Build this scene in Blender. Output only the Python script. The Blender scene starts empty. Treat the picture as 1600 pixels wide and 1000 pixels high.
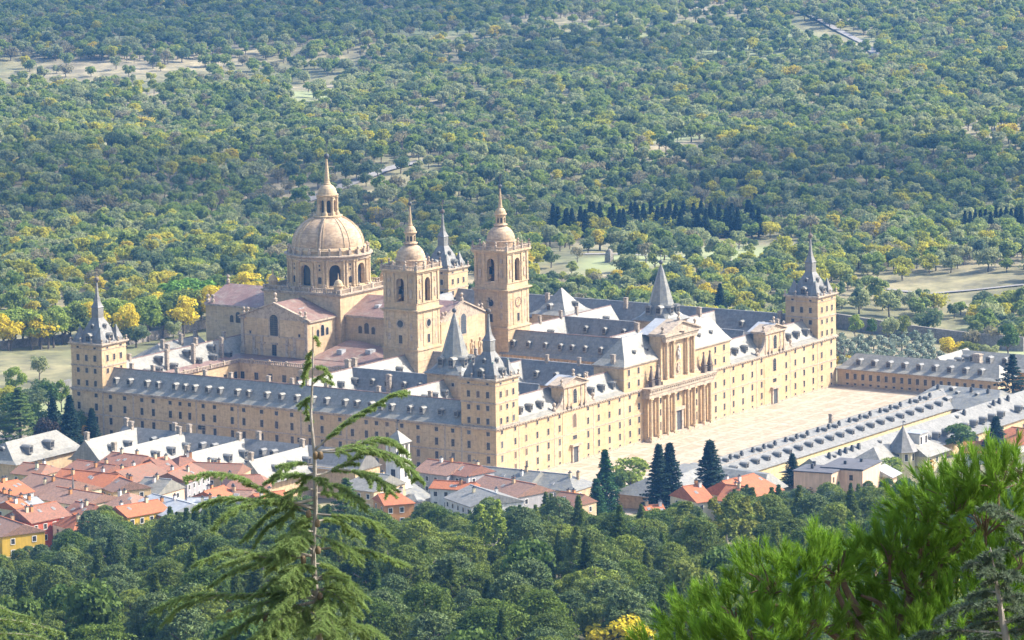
import bpy, math, random
import numpy as np
from mathutils import Vector, Matrix
random.seed(7); rng = np.random.default_rng(7)
S = bpy.context.scene; COL = S.collection
R = math.radians
# ------------------------------------------------------------------ camera
CAM = np.array([-1065.832, -708.856, 239.496]); YAW, PIT, ROL, FPX = 0.5828168, -0.1472417, -0.0152525, 6840.1
_d = np.array([math.cos(PIT)*math.cos(YAW), math.cos(PIT)*math.sin(YAW), math.sin(PIT)])
_r = np.array([math.sin(YAW), -math.cos(YAW), 0.0]); _u = np.cross(_r, _d)
_c, _s = math.cos(ROL), math.sin(ROL)
_r, _u = _c*_r+_s*_u, -_s*_r+_c*_u
cd = bpy.data.cameras.new('camera'); cam = bpy.data.objects.new('camera', cd); COL.objects.link(cam)
cd.sensor_width = 36; cd.lens = FPX*36/1600; cd.clip_start = 1; cd.clip_end = 20000
m = Matrix(((_r[0], _u[0], -_d[0], CAM[0]), (_r[1], _u[1], -_d[1], CAM[1]), (_r[2], _u[2], -_d[2], CAM[2]), (0, 0, 0, 1)))
cam.matrix_world = m; S.camera = cam
S.view_settings.view_transform = 'Standard'; S.view_settings.look = 'None'
S.view_settings.exposure = 1.22; S.view_settings.gamma = 1
# ------------------------------------------------------------------ light
# the camera looks south-east; x runs south, y runs east; afternoon sun from the south-west
SUN_AZ, SUN_EL = R(-46), R(40)      # azimuth measured from +x towards +y
sun_dir = Vector((math.cos(SUN_EL)*math.cos(SUN_AZ), math.cos(SUN_EL)*math.sin(SUN_AZ), math.sin(SUN_EL)))
w = bpy.data.worlds.new("World"); S.world = w; w.use_nodes = True
nt = w.node_tree; nt.nodes.clear()
sky = nt.nodes.new('ShaderNodeTexSky'); sky.sky_type = 'NISHITA'; sky.sun_disc = False
sky.sun_elevation = SUN_EL; sky.sun_rotation = R(90)-SUN_AZ; sky.air_density = 1.0; sky.dust_density = 3.0; sky.ozone_density = 1.0
bg = nt.nodes.new('ShaderNodeBackground'); bg.inputs[1].default_value = 0.15
ow = nt.nodes.new('ShaderNodeOutputWorld')
nt.links.new(sky.outputs[0], bg.inputs[0]); nt.links.new(bg.outputs[0], ow.inputs[0])
sl = bpy.data.lights.new('sun', 'SUN'); sl.energy = 3.7; sl.angle = R(0.53); sl.color = (1.0, 0.94, 0.85)
so = bpy.data.objects.new('sun', sl); COL.objects.link(so)
so.rotation_euler = sun_dir.to_track_quat('Z', 'Y').to_euler()
S.cycles.max_bounces = 5; S.cycles.diffuse_bounces = 3; S.cycles.glossy_bounces = 2
S.cycles.transmission_bounces = 2; S.cycles.transparent_max_bounces = 4; S.cycles.volume_bounces = 0

def proj(P):
    v = np.array(P, float)-CAM; z = v@_d
    return 800+FPX*(v@_r)/z, 500-FPX*(v@_u)/z, z
def ray(px, py): return _d+_r*(px-800)/FPX-_u*(py-500)/FPX
def at(px, py, z):           # the point at height z seen at a pixel of the 1600 px photograph
    q = ray(px, py); t = (z-CAM[2])/q[2]; return CAM+t*q
def atd(px, py, dist):
    q = ray(px, py); return CAM+dist*q

# ------------------------------------------------------------------ materials
def newmat(name):
    mt = bpy.data.materials.new(name); mt.use_nodes = True
    n = mt.node_tree; b = n.nodes['Principled BSDF']
    return mt, n, b
def N(n, t, **k):
    o = n.nodes.new(t)
    for a, v in k.items():
        if a.startswith('i_'):
            o.inputs[int(a[2:])].default_value = v
        else: setattr(o, a, v)
    return o
def ramp(n, stops):
    o = n.nodes.new('ShaderNodeValToRGB'); e = o.color_ramp.elements
    while len(e) < len(stops): e.new(.5)
    for k, (p, c) in zip(e, stops): k.position = p; k.color = (*c, 1)
    return o
def mixc(n, fac, a, b, mode='MIX'):
    o = n.nodes.new('ShaderNodeMix'); o.data_type = 'RGBA'; o.blend_type = mode
    for v, i in ((fac, 0), (a, 6), (b, 7)):
        if isinstance(v, bpy.types.NodeSocket): n.links.new(v, o.inputs[i])
        else: o.inputs[i].default_value = v if i == 0 else (*v, 1)
    return o.outputs[2]
def noise(n, scale, detail=4, rough=.55, vec=None, stretch=None, dist=0):
    o = n.nodes.new('ShaderNodeTexNoise'); o.inputs['Scale'].default_value = scale
    o.inputs['Detail'].default_value = detail; o.inputs['Roughness'].default_value = rough; o.inputs['Distortion'].default_value = dist
    if vec is None:
        tc = n.nodes.new('ShaderNodeTexCoord'); vec = tc.outputs['Object']
    if stretch:
        mp = n.nodes.new('ShaderNodeMapping'); mp.inputs['Scale'].default_value = stretch
        n.links.new(vec, mp.inputs[0]); vec = mp.outputs[0]
    n.links.new(vec, o.inputs['Vector'])
    return o
def mat_var(name, c1, c2, scale=.3, rough=.85, c3=None, s3=2., stretch=None, spec=.3, streak=0., lo=.35, hi=.65, bump=0., courses=0.):
    mt, n, b = newmat(name)
    a = noise(n, scale, 5, .6, stretch=stretch)
    r1 = ramp(n, [(lo, c1), (hi, c2)]); n.links.new(a.outputs[0], r1.inputs[0])
    out = r1.outputs[0]
    if c3:
        a2 = noise(n, s3, 3, .6); r2 = ramp(n, [(.5, (0, 0, 0)), (.68, (1, 1, 1))]); n.links.new(a2.outputs[0], r2.inputs[0])
        out = mixc(n, r2.outputs[0], out, c3)
    if streak:
        a3 = noise(n, 1.0, 3, .6, stretch=(1.6, 1.6, .16)); r3 = ramp(n, [(.42, (1-streak,)*3), (.6, (1, 1, 1))])
        n.links.new(a3.outputs[0], r3.inputs[0]); out = mixc(n, 1.0, out, r3.outputs[0], 'MULTIPLY')
    if courses:
        a4 = noise(n, 1.0, 1, .5, stretch=(.5, .5, 2.2)); r4 = ramp(n, [(.4, (1-courses,)*3), (.6, (1+courses*.5,)*3)])
        n.links.new(a4.outputs[0], r4.inputs[0]); out = mixc(n, 1.0, out, r4.outputs[0], 'MULTIPLY')
    n.links.new(out, b.inputs['Base Color'])
    b.inputs['Roughness'].default_value = rough; b.inputs['Specular IOR Level'].default_value = spec
    if bump:
        bp = n.nodes.new('ShaderNodeBump'); bp.inputs['Strength'].default_value = bump; bp.inputs['Distance'].default_value = .1
        a5 = noise(n, 3, 4, .6); n.links.new(a5.outputs[0], bp.inputs['Height']); n.links.new(bp.outputs[0], b.inputs['Normal'])
    return mt
M = {}
M['stone'] = mat_var('granite', (.53, .365, .185), (.62, .455, .26), .09, c3=(.44, .31, .18), s3=.9, streak=.13, courses=.07, bump=.15)
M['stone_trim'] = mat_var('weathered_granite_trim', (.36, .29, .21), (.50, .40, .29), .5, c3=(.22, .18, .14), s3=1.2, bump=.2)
M['stone_church'] = mat_var('weathered_granite', (.52, .37, .20), (.61, .46, .275), .16, c3=(.42, .315, .205), s3=.8, streak=.12, courses=.09, bump=.2)
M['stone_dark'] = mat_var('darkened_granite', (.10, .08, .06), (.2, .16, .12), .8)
M['dome'] = mat_var('dome_granite', (.48, .33, .19), (.58, .43, .28), .3, c3=(.38, .27, .18), s3=.9, streak=.12, courses=.18)
def slate(name, c1, c2, rough, spec, c3=None):
    return mat_var(name, c1, c2, .5, rough=rough, c3=c3, s3=1.6, spec=spec, streak=.2, bump=.12, courses=.1)
M['slate'] = slate('slate_tiles', (.24, .23, .195), (.31, .295, .25), .5, .4, (.27, .25, .19))
M['slate_blue'] = slate('blue_slate_tiles', (.18, .173, .155), (.24, .232, .21), .5, .4)
M['slate_lichen'] = slate('lichen_slate_tiles', (.16, .16, .15), (.25, .245, .21), .45, .7, (.27, .25, .17))
M['lead'] = mat_var('lead_sheet', (.30, .31, .32), (.42, .43, .43), .7, rough=.42, spec=.7, streak=.1)
M['lead_light'] = mat_var('pale_lead_sheet', (.22, .218, .20), (.29, .283, .26), .4, rough=.65, spec=.25, c3=(.18, .178, .16), s3=.8, streak=.2)
M['red_lead'] = mat_var('reddish_metal_roof', (.23, .13, .10), (.30, .19, .15), .25, rough=.5, c3=(.31, .24, .19), s3=.4, spec=.6, streak=.25)
M['glass'] = mat_var('dark_window_glass', (.018, .022, .025), (.035, .04, .045), .4, rough=.25, spec=.5)
M['bars'] = mat_var('window_bars', (.10, .085, .065), (.15, .12, .09), 2.)
M['shutter'] = mat_var('wooden_shutter', (.13, .085, .05), (.20, .14, .09), 3.)
M['glass_pale'] = mat_var('reflecting_window_glass', (.05, .06, .07), (.10, .115, .13), .8, rough=.15, spec=.8)
M['metal_dark'] = mat_var('dark_metal', (.05, .055, .06), (.09, .09, .09), 2., rough=.5)
M['verdigris'] = mat_var('green_copper', (.12, .20, .17), (.18, .26, .22), 2., rough=.5)
M['plaster_w'] = mat_var('white_plaster', (.62, .60, .54), (.75, .72, .66), .6, streak=.15)
M['chim'] = mat_var('chimney_stone', (.30, .25, .19), (.42, .35, .27), 1.5, c3=(.15, .13, .11), s3=2)

# ------------------------------------------------------------------ mesh building
class MB:
    def __init__(s): s.v = []; s.f = []; s.m = []
    def poly(s, pts, m=0):
        k = len(s.v); s.v += [tuple(map(float, p)) for p in pts]; s.f.append(tuple(range(k, k+len(pts)))); s.m.append(m)
    def box(s, x0, x1, y0, y1, z0, z1, m=0, top=True, bot=False):
        a, b, c, d = (x0, y0, z0), (x1, y0, z0), (x1, y1, z0), (x0, y1, z0)
        e, f, g, h = (x0, y0, z1), (x1, y0, z1), (x1, y1, z1), (x0, y1, z1)
        for q in ((a, b, f, e), (b, c, g, f), (c, d, h, g), (d, a, e, h)): s.poly(q, m)
        if top: s.poly((e, f, g, h), m)
        if bot: s.poly((d, c, b, a), m)
    def rings(s, rings, m=0, cap=True, close=True):
        k = len(s.v); n = len(rings[0])
        for r in rings: s.v += [tuple(map(float, p)) for p in r]
        for i in range(len(rings)-1):
            for j in range(n if close else n-1):
                a = k+i*n+j; b = k+i*n+(j+1) % n
                s.f.append((a, b, b+n, a+n)); s.m.append(m)
        if cap: s.f.append(tuple(range(k+(len(rings)-1)*n, k+len(rings)*n))); s.m.append(m)
    def lathe(s, cx, cy, prof, n=16, m=0, rot=0.):
        s.rings([[(cx+r*math.cos(rot+2*math.pi*j/n), cy+r*math.sin(rot+2*math.pi*j/n), z) for j in range(n)] for r, z in prof], m)
    def sq(s, cx, cy, prof, m=0):   # square rings: (half size, z)
        s.rings([[(cx-h, cy-h, z), (cx+h, cy-h, z), (cx+h, cy+h, z), (cx-h, cy+h, z)] for h, z in prof], m)
    def ball(s, cx, cy, cz, r, n=8, m=0):
        s.lathe(cx, cy, [(max(.01, r*math.cos(t)), cz+r*math.sin(t)) for t in np.linspace(-1.5, 1.5, 6)], n, m)
    def merge(s, o, M4=None):
        k = len(s.v)
        s.v += [tuple(M4@Vector(p)) for p in o.v] if M4 else o.v
        s.f += [tuple(i+k for i in f) for f in o.f]; s.m += o.m
    def build(s, name, mats, parent=None, loc=(0, 0, 0), smooth=False, **props):
        me = bpy.data.meshes.new(name); me.from_pydata(s.v, [], s.f)
        for mt in (mats if isinstance(mats, (list, tuple)) else [mats]): me.materials.append(mt)
        if any(s.m): me.polygons.foreach_set('material_index', s.m)
        if smooth: me.polygons.foreach_set('use_smooth', [True]*len(s.f))
        me.update()
        o = bpy.data.objects.new(name, me); COL.objects.link(o); o.location = loc
        if parent: o.parent = parent
        for k, v in props.items(): o[k] = v
        return o
def thing(name, label, cat, loc=(0, 0, 0), group=None):
    o = bpy.data.objects.new(name, None); COL.objects.link(o); o.location = loc; o.empty_display_size = .5
    o['label'] = label; o['category'] = cat
    if group: o['group'] = group
    return o
def tag(o, label, cat, group=None):
    o['label'] = label; o['category'] = cat
    if group: o['group'] = group
    return o
def copy_tree(o, parent=None):
    c = o.copy(); COL.objects.link(c); c.parent = parent
    for ch in list(o.children): copy_tree(ch, c)
    return c
def lerp(xs, ys, x): return float(np.interp(x, xs, ys))
# ------------------------------------------------------------------ terrain
HD = [0, 30, 60, 120, 250, 450, 650, 850, 1000, 1060, 1100, 1140, 1167, 1400]
HZ = [0, 3.5, 7, 13.5, 36, 68, 98, 132, 172, 190, 205, 222, 237.4, 300]
HZR = [0, 6.5, 14.5, 28, 52, 78]+HZ[6:]
def ground_z(x, y):
    d = math.hypot(max(0, -74-x), max(0, -99-y))
    k = min(1., max(0., (x*.55-y*.834+92)/50.)); k = k*k*(3-2*k)
    z = lerp(HD, HZ, d)*(1-k)+lerp(HD, HZR, d)*k
    b = max(0., min(1., (max(x-245, y-215))/120.))
    b = b*b*(3-2*b)
    if b > 0:
        z += b*(-4+7*math.sin(x*.0061+1)*math.sin(y*.0049+.5)+4*math.sin(x*.013+y*.009)+2.*math.sin(x*.031-y*.027))
    return z
def axis_pts(lo, hi, dense_lo, dense_hi, fine, coarse):
    a = list(np.arange(lo, dense_lo, coarse))+list(np.arange(dense_lo, dense_hi, fine))+list(np.arange(dense_hi, hi+coarse, coarse)); return a
gx = axis_pts(-1600, 5200, -1300, 500, 13, 45); gy = axis_pts(-1200, 5000, -900, 400, 13, 45)
g = MB(); nx, ny = len(gx), len(gy)
g.v = [(x, y, ground_z(x, y)) for x in gx for y in gy]
g.f = [(i*ny+j, (i+1)*ny+j, (i+1)*ny+j+1, i*ny+j+1) for i in range(nx-1) for j in range(ny-1)]; g.m = [0]*len(g.f)
mt, n, b = newmat('dry_grass_ground')
a = noise(n, .006, 6, .6); r1 = ramp(n, [(.38, (.17, .18, .075)), (.5, (.26, .24, .12)), (.62, (.36, .31, .19))]); n.links.new(a.outputs[0], r1.inputs[0])
a2 = noise(n, .08, 6, .65); r2 = ramp(n, [(.4, (.5, .5, .5)), (.65, (1.15, 1.1, 1.05))]); n.links.new(a2.outputs[0], r2.inputs[0])
o_ = mixc(n, 1.0, r1.outputs[0], r2.outputs[0], 'MULTIPLY')
a3 = noise(n, .004, 3, .5, stretch=(1, 1.7, 1)); r3 = ramp(n, [(.56, (0, 0, 0)), (.62, (1, 1, 1))]); n.links.new(a3.outputs[0], r3.inputs[0])
o_ = mixc(n, r3.outputs[0], o_, (.27, .30, .13)); n.links.new(o_, b.inputs['Base Color']); b.inputs['Roughness'].default_value = .95
M['ground'] = mt
g.build('ground', mt, kind='structure', smooth=True)
# the paved esplanade round the monastery
mt, n, b = newmat('granite_paving')
a = noise(n, .12, 6, .65); r1 = ramp(n, [(.35, (.35, .28, .19)), (.6, (.43, .365, .275))]); n.links.new(a.outputs[0], r1.inputs[0])
tc = N(n, 'ShaderNodeTexCoord'); mp = N(n, 'ShaderNodeMapping'); n.links.new(tc.outputs['Object'], mp.inputs[0])
br = n.nodes.new('ShaderNodeTexBrick'); n.links.new(mp.outputs[0], br.inputs['Vector'])
br.inputs['Color1'].default_value = (0, 0, 0, 1); br.inputs['Color2'].default_value = (.55, .55, .55, 1); br.inputs['Mortar'].default_value = (1, 1, 1, 1)
br.inputs['Scale'].default_value = .1; br.inputs['Mortar Size'].default_value = .075; br.inputs['Brick Width'].default_value = 1.1; br.inputs['Row Height'].default_value = .72; br.offset = 0
br.inputs['Mortar Smooth'].default_value = .1
o_ = mixc(n, br.outputs[0], (.38, .285, .18), (.49, .44, .34)); o_ = mixc(n, .5, o_, r1.outputs[0])
a2 = noise(n, .5, 5, .7); r2 = ramp(n, [(.35, (.72, .68, .62)), (.6, (1.05, 1.05, 1.05))]); n.links.new(a2.outputs[0], r2.inputs[0])
o_ = mixc(n, 1.0, o_, r2.outputs[0], 'MULTIPLY'); n.links.new(o_, b.inputs['Base Color']); b.inputs['Roughness'].default_value = .9
M['paving'] = mt
p_ = MB(); p_.box(-34, 222, -59, -.02, .0, .12); p_.build('esplanade', mt, kind='structure')
p_ = MB(); p_.box(-34, -.02, .05, 230, .0, .12); p_.build('esplanade', mt, kind='structure')
# ================================================================== MONASTERY
MON = thing('monastery', 'vast tan granite monastery with slate-spired corner towers, great dome and two bell towers', 'monastery')
WIN = []          # (size key, mesh builder) windows; the 100 nearest become parts
def window(mb, c, nrm, w, h, arch=False, mull=True, surround=.16):
    # c = centre of the opening on the wall plane, nrm = outward unit vector (x,y)
    nx_, ny_ = nrm; tx, ty = -ny_, nx_
    def P(u, v, o): return (c[0]+tx*u+nx_*o, c[1]+ty*u+ny_*o, c[2]+v)
    def slab(u0, u1, v0, v1, o, m):
        q = [P(u0, v0, o), P(u1, v0, o), P(u1, v1, o), P(u0, v1, o)]
        b = [P(u0, v0, -.02), P(u1, v0, -.02), P(u1, v1, -.02), P(u0, v1, -.02)]
        mb.poly(q, m)
        for i in range(4): mb.poly((b[i], b[(i+1) % 4], q[(i+1) % 4], q[i]), m)
    if arch:
        pts = [(-w/2, -h/2), (w/2, -h/2)]+[(w/2*math.cos(t), h/2-w/2+w/2*math.sin(t)) for t in np.linspace(0, math.pi, 9)]
        s_ = 1+2*surround/w
        big = [(u*s_, v+(surround if v > 0 else -surround*.5)) for u, v in pts]
        fr = [P(u, v, .05) for u, v in big]; bk = [P(u, v, -.02) for u, v in big]
        mb.poly(fr, 1)
        for i in range(len(fr)): mb.poly((bk[i], bk[(i+1) % len(fr)], fr[(i+1) % len(fr)], fr[i]), 1)
        mb.poly([P(u, v, .075) for u, v in pts], 0)
    else:
        s_ = surround
        slab(-w/2-s_, -w/2, -h/2-s_, h/2+s_, .07, 1); slab(w/2, w/2+s_, -h/2-s_, h/2+s_, .07, 1)
        slab(-w/2, w/2, h/2, h/2+s_, .07, 1); slab(-w/2, w/2, -h/2-s_, -h/2, .12, 1)
        slab(-w/2, w/2, -h/2, h/2, .02, 0)
    if mull:
        slab(-.035, .035, -h/2, h/2-(.1 if arch else 0), .09 if arch else .04, 2)
        k = max(1, int(round(h/.7)))
        for i in range(1, k): v = -h/2+h*i/k; slab(-w/2+.01, w/2-.01, v-.03, v+.03, .095 if arch else .045, 2)
def add_win(c, nrm, w, h, **k):
    mb = MB(); o = (0, 0, 0)
    window(mb, (0, 0, 0), nrm, w, h, **k)
    WIN.append((np.linalg.norm(np.array(c)-CAM)-8*w*h, mb, c))
def flush_windows(lst, parent, limit=100):
    lst.sort(key=lambda t: t[0])
    mats = [M['glass'], M['stone_trim'], M['bars']]; rw = random.Random(3)
    for d_, mb, c in lst[:limit]: mb.build('window', [M['shutter'] if rw.random() < .22 else M['glass_pale'] if rw.random() < .2 else M['glass'], M['stone_trim'], M['bars']], parent, loc=c)
    if lst[limit:]:
        al = MB()
        for d_, mb, c in lst[limit:]: al.merge(mb, Matrix.Translation(c))
        al.build('window', mats, parent, kind='stuff')
DORM = []
def dormer_mb(w=1.3, h=1.7, dep=1.9):
    # stands at origin looking to -x; roof pitch falls to -x
    m_ = MB()
    m_.box(-dep*.05, dep, -w/2, w/2, -.6, h*.72, 0)
    # curved little roof
    hw = w/2+.22; z0 = h*.7
    prof = [(-hw, z0-.08), (-hw*.6, z0+.3), (0, z0+.5), (hw*.6, z0+.3), (hw, z0-.08)]
    A = [(-.3, y, z) for y, z in prof]; B = [(dep+.1, y, z) for y, z in prof]
    for i in range(4): m_.poly((A[i], B[i], B[i+1], A[i+1]), 1)
    m_.poly(A, 0); m_.poly([(x, y, z-.02) for x, y, z in B[::-1]], 0)
    x = -dep*.05-.02
    m_.poly([(x, -w*.36, -.1), (x, w*.36, -.1), (x, w*.36, h*.6), (x, -w*.36, h*.6)], 2)
    m_.poly([(x-.03, -.04, -.1), (x-.03, .04, -.1), (x-.03, .04, h*.6), (x-.03, -.04, h*.6)], 3)
    m_.poly([(x-.03, -w*.36, h*.24), (x-.03, w*.36, h*.24), (x-.03, w*.36, h*.3), (x-.03, -w*.36, h*.3)], 3)
    return m_
def add_dormer(lst, c, ang, s=1.0, parent=None):
    lst.append((np.linalg.norm(np.array(c)-CAM), c, ang, s, parent))
_dm = None
def flush_dormers(lst, parent, limit=100):
    global _dm
    lst.sort(key=lambda t: t[0])
    if _dm is None:
        o = dormer_mb().build('dormer', [M['slate_blue'], M['slate'], M['glass'], M['bars']], parent); _dm = o.data; bpy.data.objects.remove(o)
    for d_, c, a, s, pr in lst[:limit]:
        o = bpy.data.objects.new('dormer', _dm); COL.objects.link(o); o.parent = pr or parent
        o.location = c; o.rotation_euler = (0, 0, a); o.scale = (s, s, s)
    if lst[limit:]:
        al = MB(); base = dormer_mb()
        for d_, c, a, s, pr in lst[limit:]: al.merge(base, Matrix.Translation(c)@Matrix.Rotation(a, 4, 'Z')@Matrix.Scale(s, 4))
        al.build('dormer', [M['slate_blue'], M['slate'], M['glass'], M['bars']], parent, kind='stuff')
FN, FW, FS, FE = 0., math.pi/2, math.pi, -math.pi/2   # facing -x (north), -y (west), +x, +y : rotation of the dormer

def chimney(parent, x, y, z, h=3.2, w=.85):
    c = MB(); c.box(x-w/2, x+w/2, y-w/2*1.2, y+w/2*1.2, z-1.5, z+h*.85); c.box(x-w*.62, x+w*.62, y-w*.75, y+w*.75, z+h*.85, z+h*.93, bot=True); c.box(x-w*.48, x+w*.48, y-w*.55, y+w*.55, z+h*.93, z+h)
    c.box(x-w*.6, x+w*.6, y-w*.72, y+w*.72, z+.15, z+.3)
    return c.build('chimney', M['chim'], parent)
def gable_roof(mb, axis, c, hw, a0, a1, ze, zr, hip0=0, hip1=0, m=0, flare=.16):
    # ridge along 'x' or 'y' at cross position c, half width hw, from a0 to a1; hips pull the ridge ends in
    def P(a, o, z): return (a, c+o, z) if axis == 'x' else (c+o, a, z)
    zf = ze+(zr-ze)*flare; hf = hw*(1-flare*1.75)      # flared foot
    for sgn in (-1, 1):
        A = [(a0, sgn*hw, ze), (a1, sgn*hw, ze)]
        t = flare*1.75
        B = [(a0+hip0*t, sgn*hf, zf), (a1-hip1*t, sgn*hf, zf)]
        C = [(a0+hip0, 0, zr), (a1-hip1, 0, zr)]
        n_ = max(1, int((a1-a0)/6))
        for L, U in ((A, B), (B, C)):
            mb.poly([P(*L[0]), P(*L[1]), P(*U[1]), P(*U[0])], m)
    for a, hp, sg in ((a0, hip0, 1), (a1, hip1, -1)):
        t = flare*1.75
        e = [P(a, -hw, ze), P(a+sg*hp*t, -hf, zf), P(a+sg*hp, 0, zr), P(a+sg*hp*t, hf, zf), P(a, hw, ze)]
        if hp:
            mb.poly([e[0], e[4], e[3], e[1]], m); mb.poly([e[1], e[3], e[2]], m)
        else: mb.poly(e, m)
def roof_part(axis, c, hw, a0, a1, ze, zr, hip0=0, hip1=0, mat='slate', parent=None, ridge=True, flare=.16):
    r_ = MB(); gable_roof(r_, axis, c, hw, a0, a1, ze, zr, hip0, hip1, 0, flare)
    if ridge:
        if axis == 'x': r_.box(a0+hip0, a1-hip1, c-.16, c+.16, zr-.1, zr+.14, 1)
        else: r_.box(c-.16, c+.16, a0+hip0, a1-hip1, zr-.1, zr+.14, 1)
    return r_.build('wing_roof', [M[mat], M['red_lead'] if mat in ('slate', 'slate_lichen') else M['lead']], parent or MON)
HE, HR = 17.2, 23.5
# ---- outer wings -------------------------------------------------------
def facade(parent, x0, x1, y0, y1, face, z1=16.7):
    """wall box + string course + cornice + pilaster strips on the outer face"""
    b_ = MB(); b_.box(x0, x1, y0, y1, -6, z1); b_.build('wing_wall', M['stone'], parent)
Wn = MB(); Wn.box(0, 12.2, 0, 161, -8, 16.7); Wn.box(194.8, 207, 0, 161, -8, 16.7)
Wn.box(12.2, 194.8, 0, 11.6, -8, 16.7); Wn.box(12.2, 194.8, 148.8, 161, -8, 16.7)
Wn.build('wing_wall', M['stone'], MON)
# string courses, cornices, plinth
t_ = MB()
def band(mb, x0, x1, y0, y1, z0, z1, o, m=0):   # ring band around a rectangle, proud by o
    mb.box(x0-o, x1+o, y0-o, y0-.001, z0, z1, m, bot=True); mb.box(x0-o, x1+o, y1+.001, y1+o, z0, z1, m, bot=True)
    mb.box(x0-o, x0-.001, y0-.001, y1+.001, z0, z1, m, bot=True); mb.box(x1+.001, x1+o, y0-.001, y1+.001, z0, z1, m, bot=True)
band(t_, 0, 207, 0, 161, 9.05, 9.45, .14); band(t_, 0, 207, 0, 161, -.2, .7, .12)
t_.build('string_course', M['stone_trim'], MON)
c_ = MB(); band(c_, 0, 207, 0, 161, 16.35, 16.8, .3); band(c_, 0, 207, 0, 161, 16.8, 17.2, .62)
for y in np.arange(.5, 161, 1.5): c_.box(-.55, -.3, y, y+.6, 16.5, 16.8, bot=True)
for x in np.arange(.5, 207, 1.5): c_.box(x, x+.6, -.55, -.3, 16.5, 16.8, bot=True)
c_.build('cornice', M['stone_trim'], MON)
for y in (148.6, 136.5, 111.7, 95.5, 71.6, 54.5, 36.0, 18.4, 12.4):
    p_ = MB(); p_.box(-.06, -.001, y-.3, y+.3, .7, 16.35); p_.build('pilaster', M['stone_trim'], MON)
for x in (12.4, 32., 37.2, 49., 54.2, 72., 137., 154., 160., 171., 176., 194.6):
    p_ = MB(); p_.box(x-.3, x+.3, -.06, -.001, .7, 16.35); p_.build('pilaster', M['stone_trim'], MON)
# windows of the two visible facades
NY = [158.3, 151.3, 145.6, 139.9, 133.1, 128.6, 121.9, 118.0, 114.3, 109.0, 104.6, 97.8, 93.3, 86.5, 80.8, 75.0, 68.2, 63.6, 56.9, 52.3, 47.1, 43.3, 39.4, 34., 28.1, 21.4, 15.5, 9.7, 2.8]
WX = [3.1, 10.3, 16.3, 22.4, 28.5, 34.8, 39.5, 46.8, 51.0, 57.1, 63.3, 69.3, 75.3, 80.7, 127.6, 133.1, 138.9, 144.9, 151.0, 157.0, 161.9, 168.8, 173.2, 179.3, 185.2, 191.3, 197.1, 203.6]
for y in NY:
    add_win((0, y, 15.25), (-1, 0), 1.15, 1.15); add_win((0, y, 11.6), (-1, 0), 1.1, 2.15)
    add_win((0, y, 7.45), (-1, 0), 1.1, 2.1)
    add_win((0, y, 3.6), (-1, 0), 1.1, 2.0)
for x in WX:
    small = x in (39.5, 46.8, 161.9, 168.8)
    add_win((x, 0, 15.55), (0, -1), 1.05, 1.1 if not small else .8)
    add_win((x, 0, 11.8), (0, -1), 1.05 if not small else .85, 1.95)
    if small: add_win((x, 0, 8.1), (0, -1), .8, .9)
    else:
        add_win((x, 0, 7.6), (0, -1), 1.05, 1.95); add_win((x, 0, 3.9), (0, -1), 1.05, 2.0)
    add_win((x, 0, 1.2), (0, -1), .8, .55, mull=False)
add_win((0, 109.8, 8.4), (-1, 0), 2.6, 1.3); add_win((0, 71.5, 7.6), (-1, 0), 3.0, 1.4)
for y in (61., 30.): add_win((0, y, 3.0), (-1, 0), 2., 1.5)
# outer wing roofs with dormers
rn = roof_part('y', 6.1, 6.6, 12.3, 148.8, HE, HR, mat='slate')
ND = [145.0, 139.5, 132.7, 128.2, 121.5, 117.6, 113.9, 108.7, 104.1, 97.4, 93.0, 86.1, 80.5, 74.7, 68.6, 63.5, 56.6, 52.2, 46.8, 43.1, 39.3, 32.5, 27.9, 21.2, 15.4]
for y in ND: add_dormer(DORM, (1.55, y, 19.65), FN, 1.0, rn)
for y in (142., 133.5, 124., 113., 103., 88.5, 79.5, 74., 66.5, 47., 28.): chimney(rn, 6.6, y, HR, 1.9, .95)
rw1 = roof_part('x', 6.0, 6.5, 12.3, 72.0, HE, HR, mat='slate'); rw2 = roof_part('x', 6.0, 6.5, 137., 194.8, HE, HR, mat='slate')
for x in (16.4, 21.7, 27.7, 56.6, 62.6, 68.8): add_dormer(DORM, (x, 1.5, 19.7), FW, 1.0, rw1)
for x in (139.2, 144.1, 150.2, 178.6, 184.4, 190.8): add_dormer(DORM, (x, 1.5, 19.9), FW, 1.0, rw2)
for x in (60.5,): chimney(rw1, x, 6.6, HR, 1.6)
for x in (176., 180.5): chimney(rw2, x, 7.4, HR, 2.2)
rs = roof_part('y', 200.9, 6.6, 12.3, 148.8, HE, HR+.6, mat='slate_blue')
re_ = roof_part('x', 153.6, 8.4, 12.3, 194.8, HE, HR+.3, mat='slate')
for y in (23., 31., 96., 108.): add_dormer(DORM, (196.6, y, 19.8), FN, 1.0, rs)
for y, z in ((17., 23.), (78., 23.5), (110., 23.)): chimney(rs, 199., y, z, 2.4, 1.1)
for x in (28., 36., 49., 57., 65., 22.): add_dormer(DORM, (x, 147.0, 19.0), FW, 1.15, re_)
for x in (32., 47., 60.): add_dormer(DORM, (x, 150.0, 21.6), FW, 1.15, re_)
for x, z in ((33, 23.5), (47, 23.5), (62, 23.5)): chimney(re_, x, 148.5, z-3.4, 5.6, 1.0)
for x, z in ((20, 23), (40, 23.5), (55, 23.5), (70, 23.5)): chimney(re_, x, 153.6, z, 2.6, 1.0)
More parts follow.
